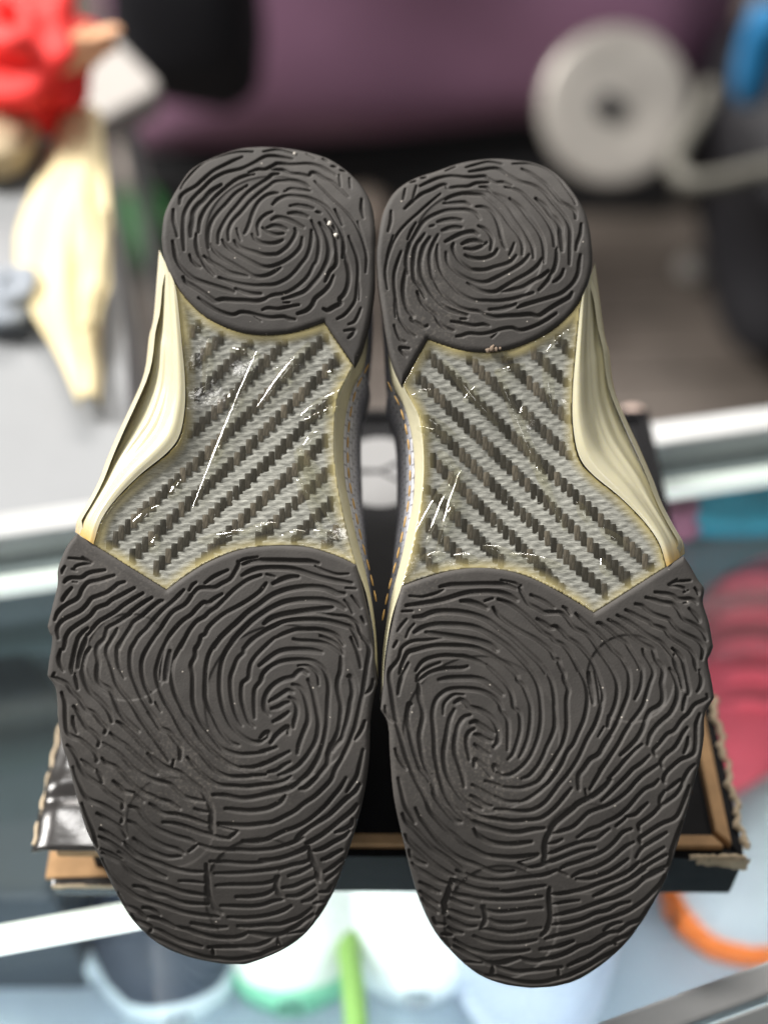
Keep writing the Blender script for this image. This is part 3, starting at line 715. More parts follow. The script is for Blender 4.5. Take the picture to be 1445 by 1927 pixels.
sneaker(330, 1905, 282, (0.62, 0.70, 0.76), (0.035, 0.045, 0.07), (0.55, 0.62, 0.68), 'navy sneaker with a pale blue rim at the lower left', accent=(.62, .7, .76))
sneaker(1010, 1960, 268, (0.55, 0.60, 0.72), (0.50, 0.55, 0.68), (0.35, 0.30, 0.55), 'lavender grey sneaker below the right shoe toe')
sneaker(1272, 1700, 205, (0.95, 0.20, 0.02), (0.55, 0.56, 0.60), (0.85, 0.85, 0.85), 'grey sneaker with a bright orange sole beside the box corner', accent=(.9, .22, .04))
sneaker(1412, 1560, 263, (0.75, 0.12, 0.16), (0.85, 0.09, 0.14), (0.85, 0.10, 0.15), 'red sneaker at the right edge of the case')
def lumpy(name, px, py, z, sx, sy, sz, m, seed, label=None, cat=None, group=None, amp=.18, rot=0, exps=2.6):
    """soft rounded heap: superellipsoid with dents, standing on level z where the photo shows (px, py)"""
    p = at(px, py, z+sz*0.5); r = np.random.RandomState(seed); n, mm = 22, 36; v = []
    f = [(r.uniform(1, 4), r.uniform(0, 6), r.uniform(1, 4), r.uniform(0, 6)) for _ in range(5)]
    cp = lambda a: np.sign(np.cos(a))*abs(np.cos(a))**(2/exps); sp = lambda a: np.sign(np.sin(a))*abs(np.sin(a))**(2/exps)
    for i in range(n):
        th = -math.pi/2+math.pi*i/(n-1)
        for j in range(mm):
            ph = 2*math.pi*j/mm
            k = 1+amp*sum(math.sin(a*th*2+b)*math.sin(round(c)*ph+d) for a, b, c, d in f)/3
            v.append((sx/2*cp(th)*cp(ph)*k, sy/2*cp(th)*sp(ph)*k, max(sz/2+sz/2*sp(th)*k, 0)))
    o = mesh_np(name, v, grid_faces(n, mm, True), m); o.location = (p[0], p[1], z); o.rotation_euler = (0, 0, math.radians(rot))
    if label: tag(o, label, cat, group)
    return o
lumpy('turquoise_pouch', 1400, 935, -.0718, .105, .05, .03, mat('turquoise_cloth', (.02, .30, .42), .6), 31, 'turquoise pouch on the small upper shelf at the right', 'pouch', amp=.12)
lumpy('pink_pouch', 1262, 955, -.0718, .035, .04, .028, mat('dusty_pink_cloth', (.40, .13, .22), .6), 32, 'small dusty pink pouch beside the turquoise lump', 'pouch', amp=.12)
lime = at(662, 1890, -0.2); vv, ff = tube_mesh([(lime[0]+.004*math.sin(t*5), lime[1]-.10+.17*t, -.216+.05*math.sin(math.pi*t)) for t in np.linspace(0, 1, 14)], .006, 8)
tag(mesh_np('lime_strap', vv, ff, mat('lime_fabric', (.25, .42, .10), .7)), 'lime green strap lying between the two white sneakers', 'strap')
def carton(name, poly_px, z0, z1, m, label, cat='box'):
    pts = [at(x, y, z1) for x, y in poly_px]; c = np.mean(pts, 0)
    bm = bmesh.new(); prism(bm, [(p[0]-c[0], p[1]-c[1]) for p in pts], 0, z1-z0)
    o = bm_obj(name, bm, m, None, bevel=.006, seg=3); o.location = (c[0], c[1], z0); tag(o, label, cat); return o
carton('navy_box', [(-300, 1480), (10, 1170), (190, 1420), (100, 1690), (-250, 1690)], -.2195, -.10, mat('navy_card', (.020, .028, .040), .5, .4, 8), 'dark navy box inside the case at the left edge')

# ------------------------------------------------------------------ shop behind the case
FL = -1.0
bm = bmesh.new(); prism(bm, [(-4, -1.5), (4, -1.5), (4, 6), (-4, 6)], FL-.06, FL-.012)
floor = bm_obj('floor', bm, M['seam']); tag(floor, kind='structure')
for k in range(17):
    y0 = 1.15+k*.135
    for s in (0, 1):
        x0 = -2.4+s*2.3+(k % 3)*.5-(.5); bm = bmesh.new(); prism(bm, [(x0, y0), (x0+2.29, y0), (x0+2.29, y0+.128), (x0, y0+.128)], FL-.011, FL)
        o = bm_obj('plank', bm, M['laminate'], floor, bevel=.002); o.rotation_euler = (0, 0, math.radians(3))
def gray(name, c, r=.6, v=.1): return mat(name, c, r, v, 12)

# grey side counter on the left
carton('side_counter', [(-700, 1012), (262, 985), (236, 640), (175, 260), (-600, 300)], -.9, -.012, gray('grey_counter_top', (.25, .26, .27), .5, .06), 'smooth grey counter behind the glass case on the left', 'counter')
# crumpled cream paper lying down the counter
def sheet(name, path, wid, z, m, label, cat, seed):
    r = random.Random(seed); n = 40; c = resample(spline(path, 6), n); v = []
    for i in range(n):
        w = np.interp(i/(n-1), np.linspace(0, 1, len(wid)), wid)
        for j in range(15):
            s = j/14*2-1
            p = at(c[i][0]+s*w, c[i][1], z+.02)
            v.append((p[0], p[1], z+.008+.004*math.sin(i*.35+j*.5+seed)*math.cos(j*.6-i*.15)+.006*(1-abs(s))))
    base = np.array(v).mean(0); o = mesh_np(name, np.array(v)-[base[0], base[1], z], grid_faces(n, 15), m); o.location = (base[0], base[1], z)
    md = o.modifiers.new('solid', 'SOLIDIFY'); md.thickness = .0012
    tag(o, label, cat); return o
cream = mat('cream_tissue', (.70, .60, .36), .8, .06, 20)
sheet('tissue_paper', [(150, 185), (128, 330), (112, 450), (120, 560), (148, 660), (163, 735)], [34, 62, 92, 84, 44, 22], -.011, cream, 'long crumpled cream paper lying down the grey counter', 'paper', 2)
sheet('tissue_paper', [(150, 330), (168, 440), (172, 520), (165, 590)], [18, 34, 32, 14], .004, cream, 'short fold of cream paper on top of the long one', 'paper', 5)
def red_bundle():
    root = lumpy('red_bundle', 42, 112, -.011, .088, .12, .075, mat('red_cloth', (.90, .03, .025), .6, .1), 4, 'bright red cloth bundle at the upper left above the cream paper', 'cloth', amp=.35)
    return root
red_bundle()
lumpy('peach_strap', 150, 95, .03, .055, .018, .02, mat('peach_cloth', (.80, .45, .26), .7), 8, 'small peach strap sticking out of the red bundle', 'strap', amp=.3, rot=35)
lumpy('beige_roll', 2, 268, -.011, .045, .06, .03, mat('beige_cloth', (.45, .36, .23), .8), 9, 'beige roll at the left edge under the red bundle', 'roll', amp=.25)
lumpy('grey_bag', 10, 560, -.011, .035, .05, .02, mat('blue_grey_cloth', (.25, .28, .32), .7), 10, 'small blue grey pouch at the left edge of the counter', 'pouch', amp=.25)
def stool():
    pts = [at(x, y, -.15) for x, y in ((40, 60), (120, 55), (215, 62), (300, 150), (292, 168), (200, 218), (40, 225))]; c = np.mean(pts, 0)
    root = empty('grey_stool', (c[0], c[1], FL)); tag(root, 'light grey angular stool beyond the side counter, behind the red bundle', 'stool')
    bm = bmesh.new(); prism(bm, [(p[0]-c[0], p[1]-c[1]) for p in pts], .82, .85); bm_obj('seat', bm, gray('warm_grey_plastic', (.34, .32, .30), .5, .05), root, bevel=.008, seg=3)
    for dx, dy in ((-.05, -.03), (.03, -.03), (-.01, .04)):
        vv, ff = tube_mesh([(dx, dy, .83), (dx*1.5, dy*1.5, .4), (dx*2, dy*2, 0)], .008, 10); mesh_np('leg', vv, ff, M['steel'], root)
stool()
lumpy('beige_packet', 268, 330, FL, .10, .10, .10, mat('beige_card', (.33, .29, .26), .8), 12, 'beige packet on the floor left of the shoes', 'packet')
lumpy('green_bag', 268, 435, FL, .09, .14, .10, mat('green_cloth', (.03, .17, .045), .7), 13, 'dark green bag on the floor left of the shoes', 'bag')
lumpy('cream_packet', 850, 300, FL, .09, .10, .06, mat('cream_card', (.55, .50, .30), .8), 14, 'cream packet on the floor between the heels', 'packet')
lumpy('tan_packet', 745, 325, FL, .10, .11, .05, mat('tan_card', (.36, .31, .25), .8), 15, 'tan packet on the floor left of the cream one', 'packet')
lumpy('tan_carton', 665, 400, FL, .12, .16, .06, mat('brown_card', (.22, .18, .15), .8), 16, 'brown crumpled carton just above the gap between the shoes', 'carton')

# purple cart with its pale wheel
def cart():
    Y = 2.0
    z0 = FL+.03
    pl, pr = at_y(235, 290, Y), at_y(1345, 215, Y)
    root = empty('purple_cart', (0.5*(pl[0]+pr[0]), Y, FL)); tag(root, 'large purple padded cart with a pale disc wheel at the back', 'cart')
    w = pr[0]-pl[0]; zb = pl[2]-FL; zr = pr[2]-FL
    n, mm = 34, 26; v = []
    for i in range(n):
        for j in range(mm):
            s = i/(n-1)*2-1; t = j/(mm-1)
            x = s*w/2*(1+.05*t); z = zb+(zr-zb)*(s+1)/2+t*.75
            e = (1-abs(s)**8)*(1-abs(2*t-1)**10)
            v.append((x, -.10*e+.02*math.sin(s*5+t*3)*math.sin(t*7+s)+.02, z))
    body = mesh_np('padded_front', v, grid_faces(n, mm), M['purple'], root)
    md = body.modifiers.new('solid', 'SOLIDIFY'); md.thickness = .25; md.offset = 1
    bm = bmesh.new(); prism(bm, [(-w/2+.02, -.03), (w/2-.05, -.03), (w/2-.05, .16), (-w/2+.02, .16)], 0.003, min(zb, zr)-.004); bm_obj('base_frame', bm, M['lining'], root, bevel=.008)
    c = at_y(1156, 200, Y-.22)-np.array([root.location.x, root.location.y, FL]); rw = 0.148
    prof = [(0, -.016), (.014, -.018), (.022, -.012), (.05, -.013), (.10, -.016), (.135, -.017), (.146, -.012), (.148, .004), (.14, .02), (0, .02)]
    ax = np.array([0, -1, .75]); ax /= np.linalg.norm(ax); u = np.array([1.0, 0, 0]); vv_ = np.cross(ax, u); v = []; N = 48
    for rr, d in [(a*.75, b*.7) for a, b in prof]:
        for k in range(N):
            t = 2*math.pi*k/N; v.append(c+u*rr*math.cos(t)+vv_*rr*1.02*math.sin(t)-ax*d)
    wh = mesh_np('wheel', v, grid_faces(len(prof), N, True), mat('pale_wheel_metal', (.50, .47, .43), .42, .25, 9, metal=.45), root)
    hv = []
    for rr, d in ((0, -.03), (.012, -.029), (.019, -.022), (.021, -.008)):
        for k in range(20):
            t = 2*math.pi*k/20; hv.append(c+u*(rr*math.cos(t)-.012)+vv_*rr*math.sin(t)-ax*d)
    mesh_np('hub', hv, grid_faces(4, 20, True), M['lining'], wh)
    return root
M['purple'] = mat('purple_vinyl', (.32, .165, .265), .5, .12, 5)
cart()
lumpy('black_bag', 345, 15, -.55, .20, .12, .26, mat('black_cloth', (.006, .006, .010), .8), 21, 'black bag hanging in front of the purple cart', 'bag', amp=.12, exps=3.5)
lumpy('black_backpack', 1560, 330, FL, .42, .55, .42, mat('black_nylon', (.006, .006, .009), .7), 22, 'black backpack filling the right edge behind the wheel', 'backpack', amp=.16, exps=3)
lumpy('blue_bottle', 1425, 105, -.52, .05, .05, .14, mat('blue_plastic', (.02, .19, .42), .4), 23, 'bright blue bottle at the upper right edge', 'bottle', amp=.05, exps=3)
cp_ = [at(x, y, -.55) for x, y in ((1335, 165), (1318, 215), (1285, 265), (1268, 310), (1295, 342), (1350, 340), (1445, 318), (1560, 300))]
vv, ff = tube_mesh(spline(np.array(cp_), 6), .012, 10); c0 = np.array(vv).mean(0); hose = mesh_np('hose', np.array(vv)-c0, ff, mat('grey_hose', (.13, .125, .105), .6)); hose.location = c0; tag(hose, 'grey hose curving from the wheel to the right edge', 'hose')
lumpy('white_ball', 1305, 505, FL, .055, .055, .05, mat('white_plastic', (.42, .40, .37), .5), 24, 'small whitish ball on the dark floor', 'ball', amp=.08, exps=2)
lumpy('mauve_ball', 1440, 610, FL, .05, .05, .045, mat('mauve_plastic', (.25, .16, .17), .5), 25, 'mauve ball on the floor at the right edge', 'ball', amp=.08, exps=2)
lumpy('pink_tag', 1190, 782, -.012, .012, .012, .008, mat('pale_pink_tag', (.55, .42, .36), .6), 26, 'tiny pale tag on the rear rail beside the right shoe', 'tag', amp=.1)
# ------------------------------------------------------------------ the pair of shoes
# outlines of the treads as the photo shows them (pieces between corners; left shoe, then right shoe, same order)
HEEL_L = [
 [(610,605),(585,614),(548,625),(505,629),(463,626),(426,615),(390,597),(359,570),(335,541),(317,509),(307,478),(303,445)],
 [(303,445),(310,396),(338,344),(362,314),(402,293),(450,277),(493,273)],
 [(493,273),(539,276),(585,285),(624,299),(661,326),(685,354),(700,387),(706,433),(706,460)],
 [(706,460),(706,494),(705,539),(697,594),(682,655),(667,688)],
 [(667,688),(639,647),(610,605)]]
HEEL_R = [
 [(805,637),(840,649),(883,660),(919,661),(950,658),(989,646),(1029,626),(1065,599),(1090,568),(1108,529),(1115,495),(1115,470)],
 [(1115,470),(1110,428),(1099,392),(1074,352),(1041,320),(1004,303),(950,296)],
 [(950,296),(919,296),(870,303),(822,319),(776,335),(743,358),(724,389),(715,422),(709,465),(708,490)],
 [(708,490),(712,538),(720,590),(729,645),(740,687),(756,724)],
 [(756,724),(780,681),(805,637)]]
FORE_L = [
 [(143,1003),(228,1056),(313,1109)],
 [(313,1109),(349,1082),(394,1055),(452,1033),(520,1025),(578,1028),(632,1044),(671,1062)],
 [(671,1062),(682,1100),(695,1159),(704,1222),(710,1285)],
 [(710,1285),(705,1303),(697,1357),(695,1420),(688,1478),(675,1537),(649,1623),(619,1696),(576,1756),(529,1790),(469,1814),(445,1816)],
 [(445,1816),(417,1815),(357,1803),(302,1780),(254,1739),(216,1679),(186,1614),(160,1559),(143,1499),(126,1434),(117,1406),(108,1352),(104,1298),(88,1272)],
 [(88,1272),(90,1250),(97,1204),(92,1190),(88,1179)],
 [(88,1179),(97,1141),(107,1100),(108,1069),(124,1028),(143,1003)]]
FORE_R = [
 [(1287,1045),(1203,1098),(1118,1152)],
 [(1118,1152),(1065,1120),(1011,1091),(956,1073),(901,1067),(846,1073),(791,1089),(755,1102)],
 [(755,1102),(743,1148),(732,1203),(723,1267),(716,1335)],
 [(716,1335),(730,1363),(734,1422),(741,1500),(759,1583),(782,1674),(814,1747),(851,1793),(896,1832),(942,1852),(992,1860),(1015,1860)],
 [(1015,1860),(1047,1857),(1088,1845),(1134,1816),(1180,1774),(1216,1724),(1253,1656),(1278,1583),(1298,1510),(1312,1455),(1320,1425),(1326,1385),(1328,1344),(1345,1312)],
 [(1345,1312),(1340,1280),(1333,1244),(1338,1230),(1343,1216)],
 [(1343,1216),(1335,1171),(1324,1134),(1326,1107),(1314,1089),(1298,1061),(1287,1045)]]
WIN_LAT = [(328,530),(334,562),(342,643),(348,709),(348,766),(338,819),(314,852),(265,892),(220,937),(191,978),(176,1024)]
POD_OUT = [(300,470),(296,520),(289,600),(281,633),(275,686),(266,720),(246,766),(226,809),(203,862),(186,906),(166,945),(146,979),(142,1001)]
WIN_MED = [(664,686),(648,718),(634,751),(628,820),(632,888),(644,957),(658,1018),(671,1064)]
BAND_OUT = [(692,640),(685,686),(664,727),(651,779),(646,840),(649,902),(658,950),(671,1011),(688,1077),(702,1145),(709,1210),(712,1280)]
RIBS = [[(485,660),(363,954)], [(583,643),(485,762)], [(395,635),(385,735)], [(345,588),(393,632)],
        [(432,655),(490,668)], [(640,735),(566,780)], [(600,808),(566,848)], [(560,838),(640,955)], [(560,842),(625,985)], [(556,846),(606,1005)],
        [(372,1018),(470,1000)], [(285,1040),(296,1005)], [(320,938),(340,900)], [(575,790),(640,765)], [(520,690),(548,720)], [(610,700),(648,708)], [(455,1003),(520,985)], [(250,985),(300,950)], [(560,900),(585,935)], [(400,870),(412,835)], [(590,1000),(640,1012)], [(430,760),(440,728)], [(530,1010),(575,1002)]]

def macro(ab, toe_b, heel_b):
    """the sole's own curve: toe spring, rounded heel (m, along the sole normal)"""
    b = ab[..., 1]; s = (b-toe_b)/(heel_b-toe_b)
    return -0.016*np.clip((0.30-s)/0.30, 0, 1.2)**2 - 0.007*np.clip((s-0.87)/0.13, 0, 1.2)**2 - 0.002*np.clip((s-.4)/.3, 0, 1)*np.clip((.9-s)/.3, 0, 1)

def to_ab(p, toe_b, heel_b, h=0.0):
    p = np.asarray(p, float); q = sole_ab(p)
    for _ in range(2): q = sole_ab(p, macro(q, toe_b, heel_b) + h)
    return q

def tps_fit(src, dst):
    n = len(src); d = np.linalg.norm(src[:, None]-src[None], axis=2)
    K = np.where(d > 0, d*d*np.log(d+1e-12), 0); P = np.c_[np.ones(n), src]
    A = np.block([[K + 1e-7*np.eye(n), P], [P.T, np.zeros((3, 3))]])
    return np.linalg.solve(A, np.r_[dst, np.zeros((3, 2))])
def tps(w, src, x):
    x = np.asarray(x, float); sh = x.shape; x = x.reshape(-1, 2)
    d = np.linalg.norm(x[:, None]-src[None], axis=2)
    U = np.where(d > 0, d*d*np.log(d+1e-12), 0)
    return (U@w[:len(src)] + np.c_[np.ones(len(x)), x]@w[len(src):]).reshape(sh)

TB = {'L': (sole_ab((445,1816))[1], sole_ab((493,273))[1]), 'R': (sole_ab((1010,1861))[1], sole_ab((945,296))[1])}
_s, _d = [], []
for A, B in ((HEEL_L, HEEL_R), (FORE_L, FORE_R)):
    for p, q in zip(A, B):
        k = 5 if len(p) > 3 else 3
        _s += list(resample(spline(to_ab(p, *TB['L'])), k)[:-1]); _d += list(resample(spline(to_ab(q, *TB['R'])), k)[:-1])
for p, q in (((516,433),(893,461)), ((538,1321),(899,1381)), ((396,1511),(1029,1573)), ((392,1640),(1031,1683)), ((330,1230),(1098,1272))):
    _s.append(to_ab(p, *TB['L'])); _d.append(to_ab(q, *TB['R']))
TS = np.array(_s)*10; TW = tps_fit(TS, np.array(_d))
def side_ab(p, side, h=0.0):
    """left-shoe photo pixels -> (a, b) on the left or, mirrored, on the right shoe"""
    q = to_ab(p, *TB['L'], h)
    return q if side == 'L' else tps(TW, TS, q*10)

def read_strokes(side):
    out = []
    for (ox, oy), txt in TILES.items():
        for l in txt.strip().split('\n'):
            w = 8.3
            if ':' in l: a, l = l.split(':'); w = float(a)
            p = [tuple(map(float, q.split(','))) for q in l.split()]
            if len(p) < 2: continue
            c = spline([(ox+x/6.568, oy+y/6.568) for x, y in p], 4)
            out.append((side_ab(c, side), w*0.40/(F/0.5)))
    return out

def poly_dist(P, poly):
    """signed distance (inside > 0) and nearest boundary point"""
    n = len(poly); best = np.full(len(P), 1e9); near = np.zeros_like(P); inside = np.zeros(len(P), bool)
    for i in range(n):
        a, b = poly[i], poly[(i+1) % n]; e = b-a; L = e@e
        if L < 1e-14: continue
        t = np.clip(((P-a)@e)/L, 0, 1); q = a + t[:, None]*e
        d = ((P-q)**2).sum(1); k = d < best; best[k] = d[k]; near[k] = q[k]
        if a[1] != b[1]:
            c = ((a[1] > P[:, 1]) != (b[1] > P[:, 1])); inside ^= c & (P[:, 0] < (b[0]-a[0])*(P[:, 1]-a[1])/(b[1]-a[1]) + a[0])
    d = np.sqrt(best); return np.where(inside, d, -d), near

def patch(name, poly, step, hfun, m, parent, off, skirt=None):
    """sheet over a polygon in the sole plane, height from hfun, edge snapped to the polygon, with a skirt"""
    lo = poly.min(0)-step*2; hi = poly.max(0)+step*2
    nx, ny = (np.ceil((hi-lo)/step)+1).astype(int)
    xs = lo[0]+np.arange(nx)*step; ys = lo[1]+np.arange(ny)*step
    X, Y = np.meshgrid(xs, ys, indexing='ij'); P = np.stack([X.ravel(), Y.ravel()], -1)
    sd, near = poly_dist(P, poly)
    cell = (np.arange(nx-1)[:, None]*ny + np.arange(ny-1)[None]).ravel()
    q = np.stack([cell, cell+ny, cell+ny+1, cell+1], -1)
    ok = (sd[q] > -step*0.8).all(1) & (sd[q] > 0).any(1)
    q = q[ok]
    out = sd < 0; P2 = P.copy(); P2[out] = near[out]
    h, extra = hfun(P2, np.maximum(sd, 0), (nx, ny), lo, step)
    used, inv = np.unique(q, return_inverse=True); q = inv.reshape(-1, 4)
    v = np.c_[P2[used], h[used]]
    if skirt is not None:
        e = np.concatenate([q[:, [0, 1]], q[:, [1, 2]], q[:, [2, 3]], q[:, [3, 0]]])
        key = np.sort(e, 1); key = key[:, 0].astype(np.int64)*len(v)+key[:, 1]
        _, idx, cnt = np.unique(key, return_index=True, return_counts=True)
        be = e[idx[cnt == 1]]; bv = np.unique(be); mp = -np.ones(len(v), int); mp[bv] = len(v)+np.arange(len(bv))
        low = v[bv].copy(); low[:, 2] -= skirt
        q = np.concatenate([q, np.stack([be[:, 1], be[:, 0], mp[be[:, 0]], mp[be[:, 1]]], -1)]); v = np.r_[v, low]
        if extra is not None: extra = np.r_[extra[used], extra[used][np.searchsorted(np.arange(len(used)), bv)]]
    elif extra is not None: extra = extra[used]
    o = mesh_np(name, v-off, q, m, parent)
    if extra is not None:
        at_ = o.data.attributes.new('edge', 'FLOAT', 'POINT'); at_.data.foreach_set('value', extra.astype(np.float32))
    return o

def sstep(x): x = np.clip(x, 0, 1); return x*x*(3-2*x)
def vnoise(P, scale, seed=0):
    rng = np.random.RandomState(seed); G = rng.rand(64, 64)
    q = P*scale; i = np.floor(q).astype(int); f = q-i; f = f*f*(3-2*f)
    g = lambda a, b: G[a % 64, b % 64]
    return (g(i[:,0],i[:,1])*(1-f[:,0])+g(i[:,0]+1,i[:,1])*f[:,0])*(1-f[:,1]) + (g(i[:,0],i[:,1]+1)*(1-f[:,0])+g(i[:,0]+1,i[:,1]+1)*f[:,0])*f[:,1]

def groove_field(shape, lo, step, strokes, wall=0.00075):
    nx, ny = shape; G = np.zeros((nx, ny), np.float32); Sl = np.zeros((nx, ny), np.float32)
    for pts, hw in strokes:
        n = len(pts)-1
        for i in range(n):
            a, b = pts[i], pts[i+1]
            R = hw + wall*2.2
            x0, y0 = np.floor((np.minimum(a, b)-R-lo)/step).astype(int); x1, y1 = np.ceil((np.maximum(a, b)+R-lo)/step).astype(int)+1
            x0, y0 = max(x0, 0), max(y0, 0); x1, y1 = min(x1, nx), min(y1, ny)
            if x0 >= x1 or y0 >= y1: continue
            X = lo[0]+np.arange(x0, x1)[:, None]*step; Y = lo[1]+np.arange(y0, y1)[None]*step
            e = b-a; L = e@e+1e-14; t = np.clip(((X-a[0])*e[0]+(Y-a[1])*e[1])/L, 0, 1)
            d = np.hypot(X-a[0]-t*e[0], Y-a[1]-t*e[1])
            s = (i+t)/n; tp = 0.62+0.38*np.clip(np.minimum(s, 1-s)*n/4.0, 0, 1)
            lit = np.clip(((X-a[0]-t*e[0])*0.62-(Y-a[1]-t*e[1])*0.78)/(d+2e-4), -1, 1)   # far side of the groove slopes up gently
            wl = wall*(1.2+0.6*lit)
            g = sstep((hw*tp+wall*0.4-d)/wl+0.2*(lit+1)*0.8)
            G[x0:x1, y0:y1] = np.maximum(G[x0:x1, y0:y1], g)
    return G

def build_shoe(side, label):
    toe_b, heel_b = TB[side]
    heel_px, fore_px = (HEEL_L, FORE_L) if side == 'L' else (HEEL_R, FORE_R)
    own = lambda p: to_ab(p, toe_b, heel_b)
    outl = lambda pcs: np.vstack([spline(own(p), 6)[:-1] for p in pcs])
    heel, fore = outl(heel_px), outl(fore_px)
    if side == 'R': pass
    mid_a = heel[:, 0].mean()*0.5 + fore[:, 0].mean()*0.5
    off = np.array([mid_a, 0.0, -0.148])                      # the empty sits where the tongue touches the box
    R = Matrix((VX, VV, VN)).transposed()
    root = empty('basketball_shoe', Vector(C0 + off[0]*VX + off[1]*VV + off[2]*VN), R)
    tag(root, label, 'shoe', 'pair of basketball shoes leaning on the box lid')
    strokes = read_strokes(side)
    mac = lambda P: macro(P, toe_b, heel_b)
    circ = [(side_ab(np.array([(243,1236)]), side)[0], 0.0156), (side_ab(np.array([(532,1322)]), side)[0], 0.0275), (side_ab(np.array([(492,1685)]), side)[0], 0.0200), (side_ab(np.array([(322,1548)]), side)[0], 0.0158), (side_ab(np.array([(510,440)]), side)[0], 0.0245)]
    def tread(P, sd, shape, lo, step):
        G = groove_field(shape, lo, step, strokes).ravel()
        h = mac(P)
        r = 0.0022; k = sd < r; rd = np.zeros_like(sd); rd[k] = r - np.sqrt(np.maximum(r*r-(r-sd[k])**2, 0)); h = h - rd*0.8
        fade = sstep(sd/0.0012)
        top = 0.0
        for c, rr in circ:                                     # shallow pads of the tread, a step at each rim
            d = np.hypot(P[:, 0]-c[0], P[:, 1]-c[1]); top = top - (0.00042 if rr != 0.0158 else 0.0002)*sstep((rr-d)/0.0009)
        top = top + 0.00016*(vnoise(P, 200, 3)-.5)
        depth = 0.00110*(0.75+0.5*vnoise(P, 120, 8))
        return h + top*fade*(1-0.6*G) - depth*G*fade, None
    patch('heel_tread', heel, 0.00027, tread, M['rubber'], root, off, 0.006)
    patch('forefoot_tread', fore, 0.00027, tread, M['rubber'], root, off, 0.006)

    # --- arch: clear window over woven carbon
    lat = spline(side_ab(WIN_LAT, side), 6); med = spline(side_ab(WIN_MED, side), 6)
    heel_bot = spline(side_ab(HEEL_L[0], side), 4); notch = side_ab([(610,603)], side)
    fa = spline(side_ab(FORE_L[0], side), 4); fb = spline(side_ab(FORE_L[1], side), 4)
    i0 = int(np.argmin(np.linalg.norm(fa-lat[-1], axis=1)))+1
    hb = heel_bot[:int(np.argmin(np.linalg.norm(heel_bot-lat[0], axis=1)))]
    win = np.vstack([lat, fa[i0:], fb[1:-1], med[::-1], hb])
    wc = win.mean(0)
    def shell_h(P, sd=None):
        d = np.linalg.norm(P-wc, axis=1)
        return mac(P) - 0.0012 - 0.0022*sstep((0.045-d)/0.045) + 0.0005*(vnoise(P, 90, 11)-.5)
    def shell(P, sd, shape, lo, step):
        return shell_h(P), 0.62*np.clip(1-sd/0.0045, 0, 1)**1.5*(0.35+1.1*vnoise(P, 120, 21)) + 0.006
    sh = patch('clear_window', win, 0.0006, shell, M['clear'], root, off, 0.003)
    def plate(P, sd, shape, lo, step): return shell_h(P) - 0.0017 + 0.00030*np.abs(np.cos(P[:, 1]*math.pi/0.00213))**0.6 + 0.00022*np.sin(P[:, 0]*math.pi*2/0.0058+np.floor(P[:, 1]/0.00213)*2.0), None
    wi = wc + (win-wc)*1.0
    pl = patch('carbon_plate', wi, 0.0005, plate, M['weft'], root, off, 0.002)
    # twill tows, painted dark for lack of sheen, stepped bands, each a slightly domed strand
    tw, tl, per = 0.00212, 0.0053, 0.0128
    def tow_mesh(l, w):
        n = 5; v = []; q = []
        for i, u in enumerate((-1, -.93, 0, .93, 1)):
            e = 0.55 if abs(u) == 1 else 1.0
            for j, s in enumerate((-1, -.6, 0, .6, 1)):
                v.append((s*w/2*(0.9 if abs(u) == 1 else 1), u*l/2, 0.00030*e*(1-s*s*0.75)*(1-0.5*u*u)+0.00010))
        q = grid_faces(5, 5)
        me = bpy.data.meshes.new('carbon_tow'); me.from_pydata(v, [], [(f[0], f[1], f[2], f[3]) for f in q]); me.update()
        me.flip_normals(); me.polygons.foreach_set('use_smooth', np.ones(len(me.polygons), bool)); me.materials.append(M['warp']); return me
    tow = tow_mesh(tl, tw*1.03)
    o0 = sole_ab((330, 900)); cand = []
    for i in range(-52, 52):
        for k in range(-26, 27):
            cand.append((o0[0]+i*tw, o0[1]+i*per/6.0+k*per, i))
    cand = np.array(cand)
    winL = win if side == 'L' else None
    cp = cand[:, :2] if side == 'L' else tps(TW, TS, cand[:, :2]*10)
    up_ = (cand[:, :2]+[0, 0.001]) if side == 'L' else tps(TW, TS, (cand[:, :2]+[0, 0.001])*10)
    if side == 'L': up_ = up_
    sd, _ = poly_dist(cp, win)
    rng = random.Random(3)
    for c, u, s_ in zip(cp, up_, sd):
        if s_ < 0.0016: continue
        dv = u-c; ang = math.atan2(dv[1], dv[0])-math.pi/2 + rng.uniform(-.05, .05)
        o = bpy.data.objects.new('carbon_tow', tow); COL.objects.link(o); o.parent = pl
        z = shell_h(c[None])[0]-0.00125
        o.location = (c[0]-off[0]+rng.uniform(-.0001, .0001), c[1]-off[1]+rng.uniform(-.0002, .0002), z-off[2]); o.rotation_euler = (0, 0, ang)
        o.scale = (rng.uniform(.92, 1.02), rng.uniform(.92, 1.06)*(1 if s_ > .003 else .6), rng.uniform(.8, 1.15))
    # moulded ribs on the clear window
    for rb in RIBS:
        NS = 19; c = resample(side_ab(np.array(rb, float), side), NS); t = np.linspace(0, 1, NS); jr = random.Random(int(rb[0][0]*7+rb[0][1]))
        d = (c[-1]-c[0])/np.linalg.norm(c[-1]-c[0]); nrm = np.array([-d[1], d[0]]); v = []
        for k in range(NS):
            jz = jr.uniform(-.00010, .00010); js = jr.uniform(-.12, .12)
            wv = 0.0021*(0.25+0.75*math.sin(math.pi*min(1, t[k]*0.9+0.08)))
            hz = shell_h(c[k][None])[0]
            for s, hh in ((-1, -.0002), (-.5, .0009), (.35, .0009), (1, -.0002)):
                v.append((*(c[k]+nrm*wv*s), hz+(hh+jz+js*s*.0006)*(0.3+0.7*math.sin(math.pi*t[k]))))
        o = mesh_np('rib', np.array(v)-off, [(f[0], f[3], f[2], f[1]) for f in grid_faces(NS, 4)], M['clear'], sh, smooth=True)
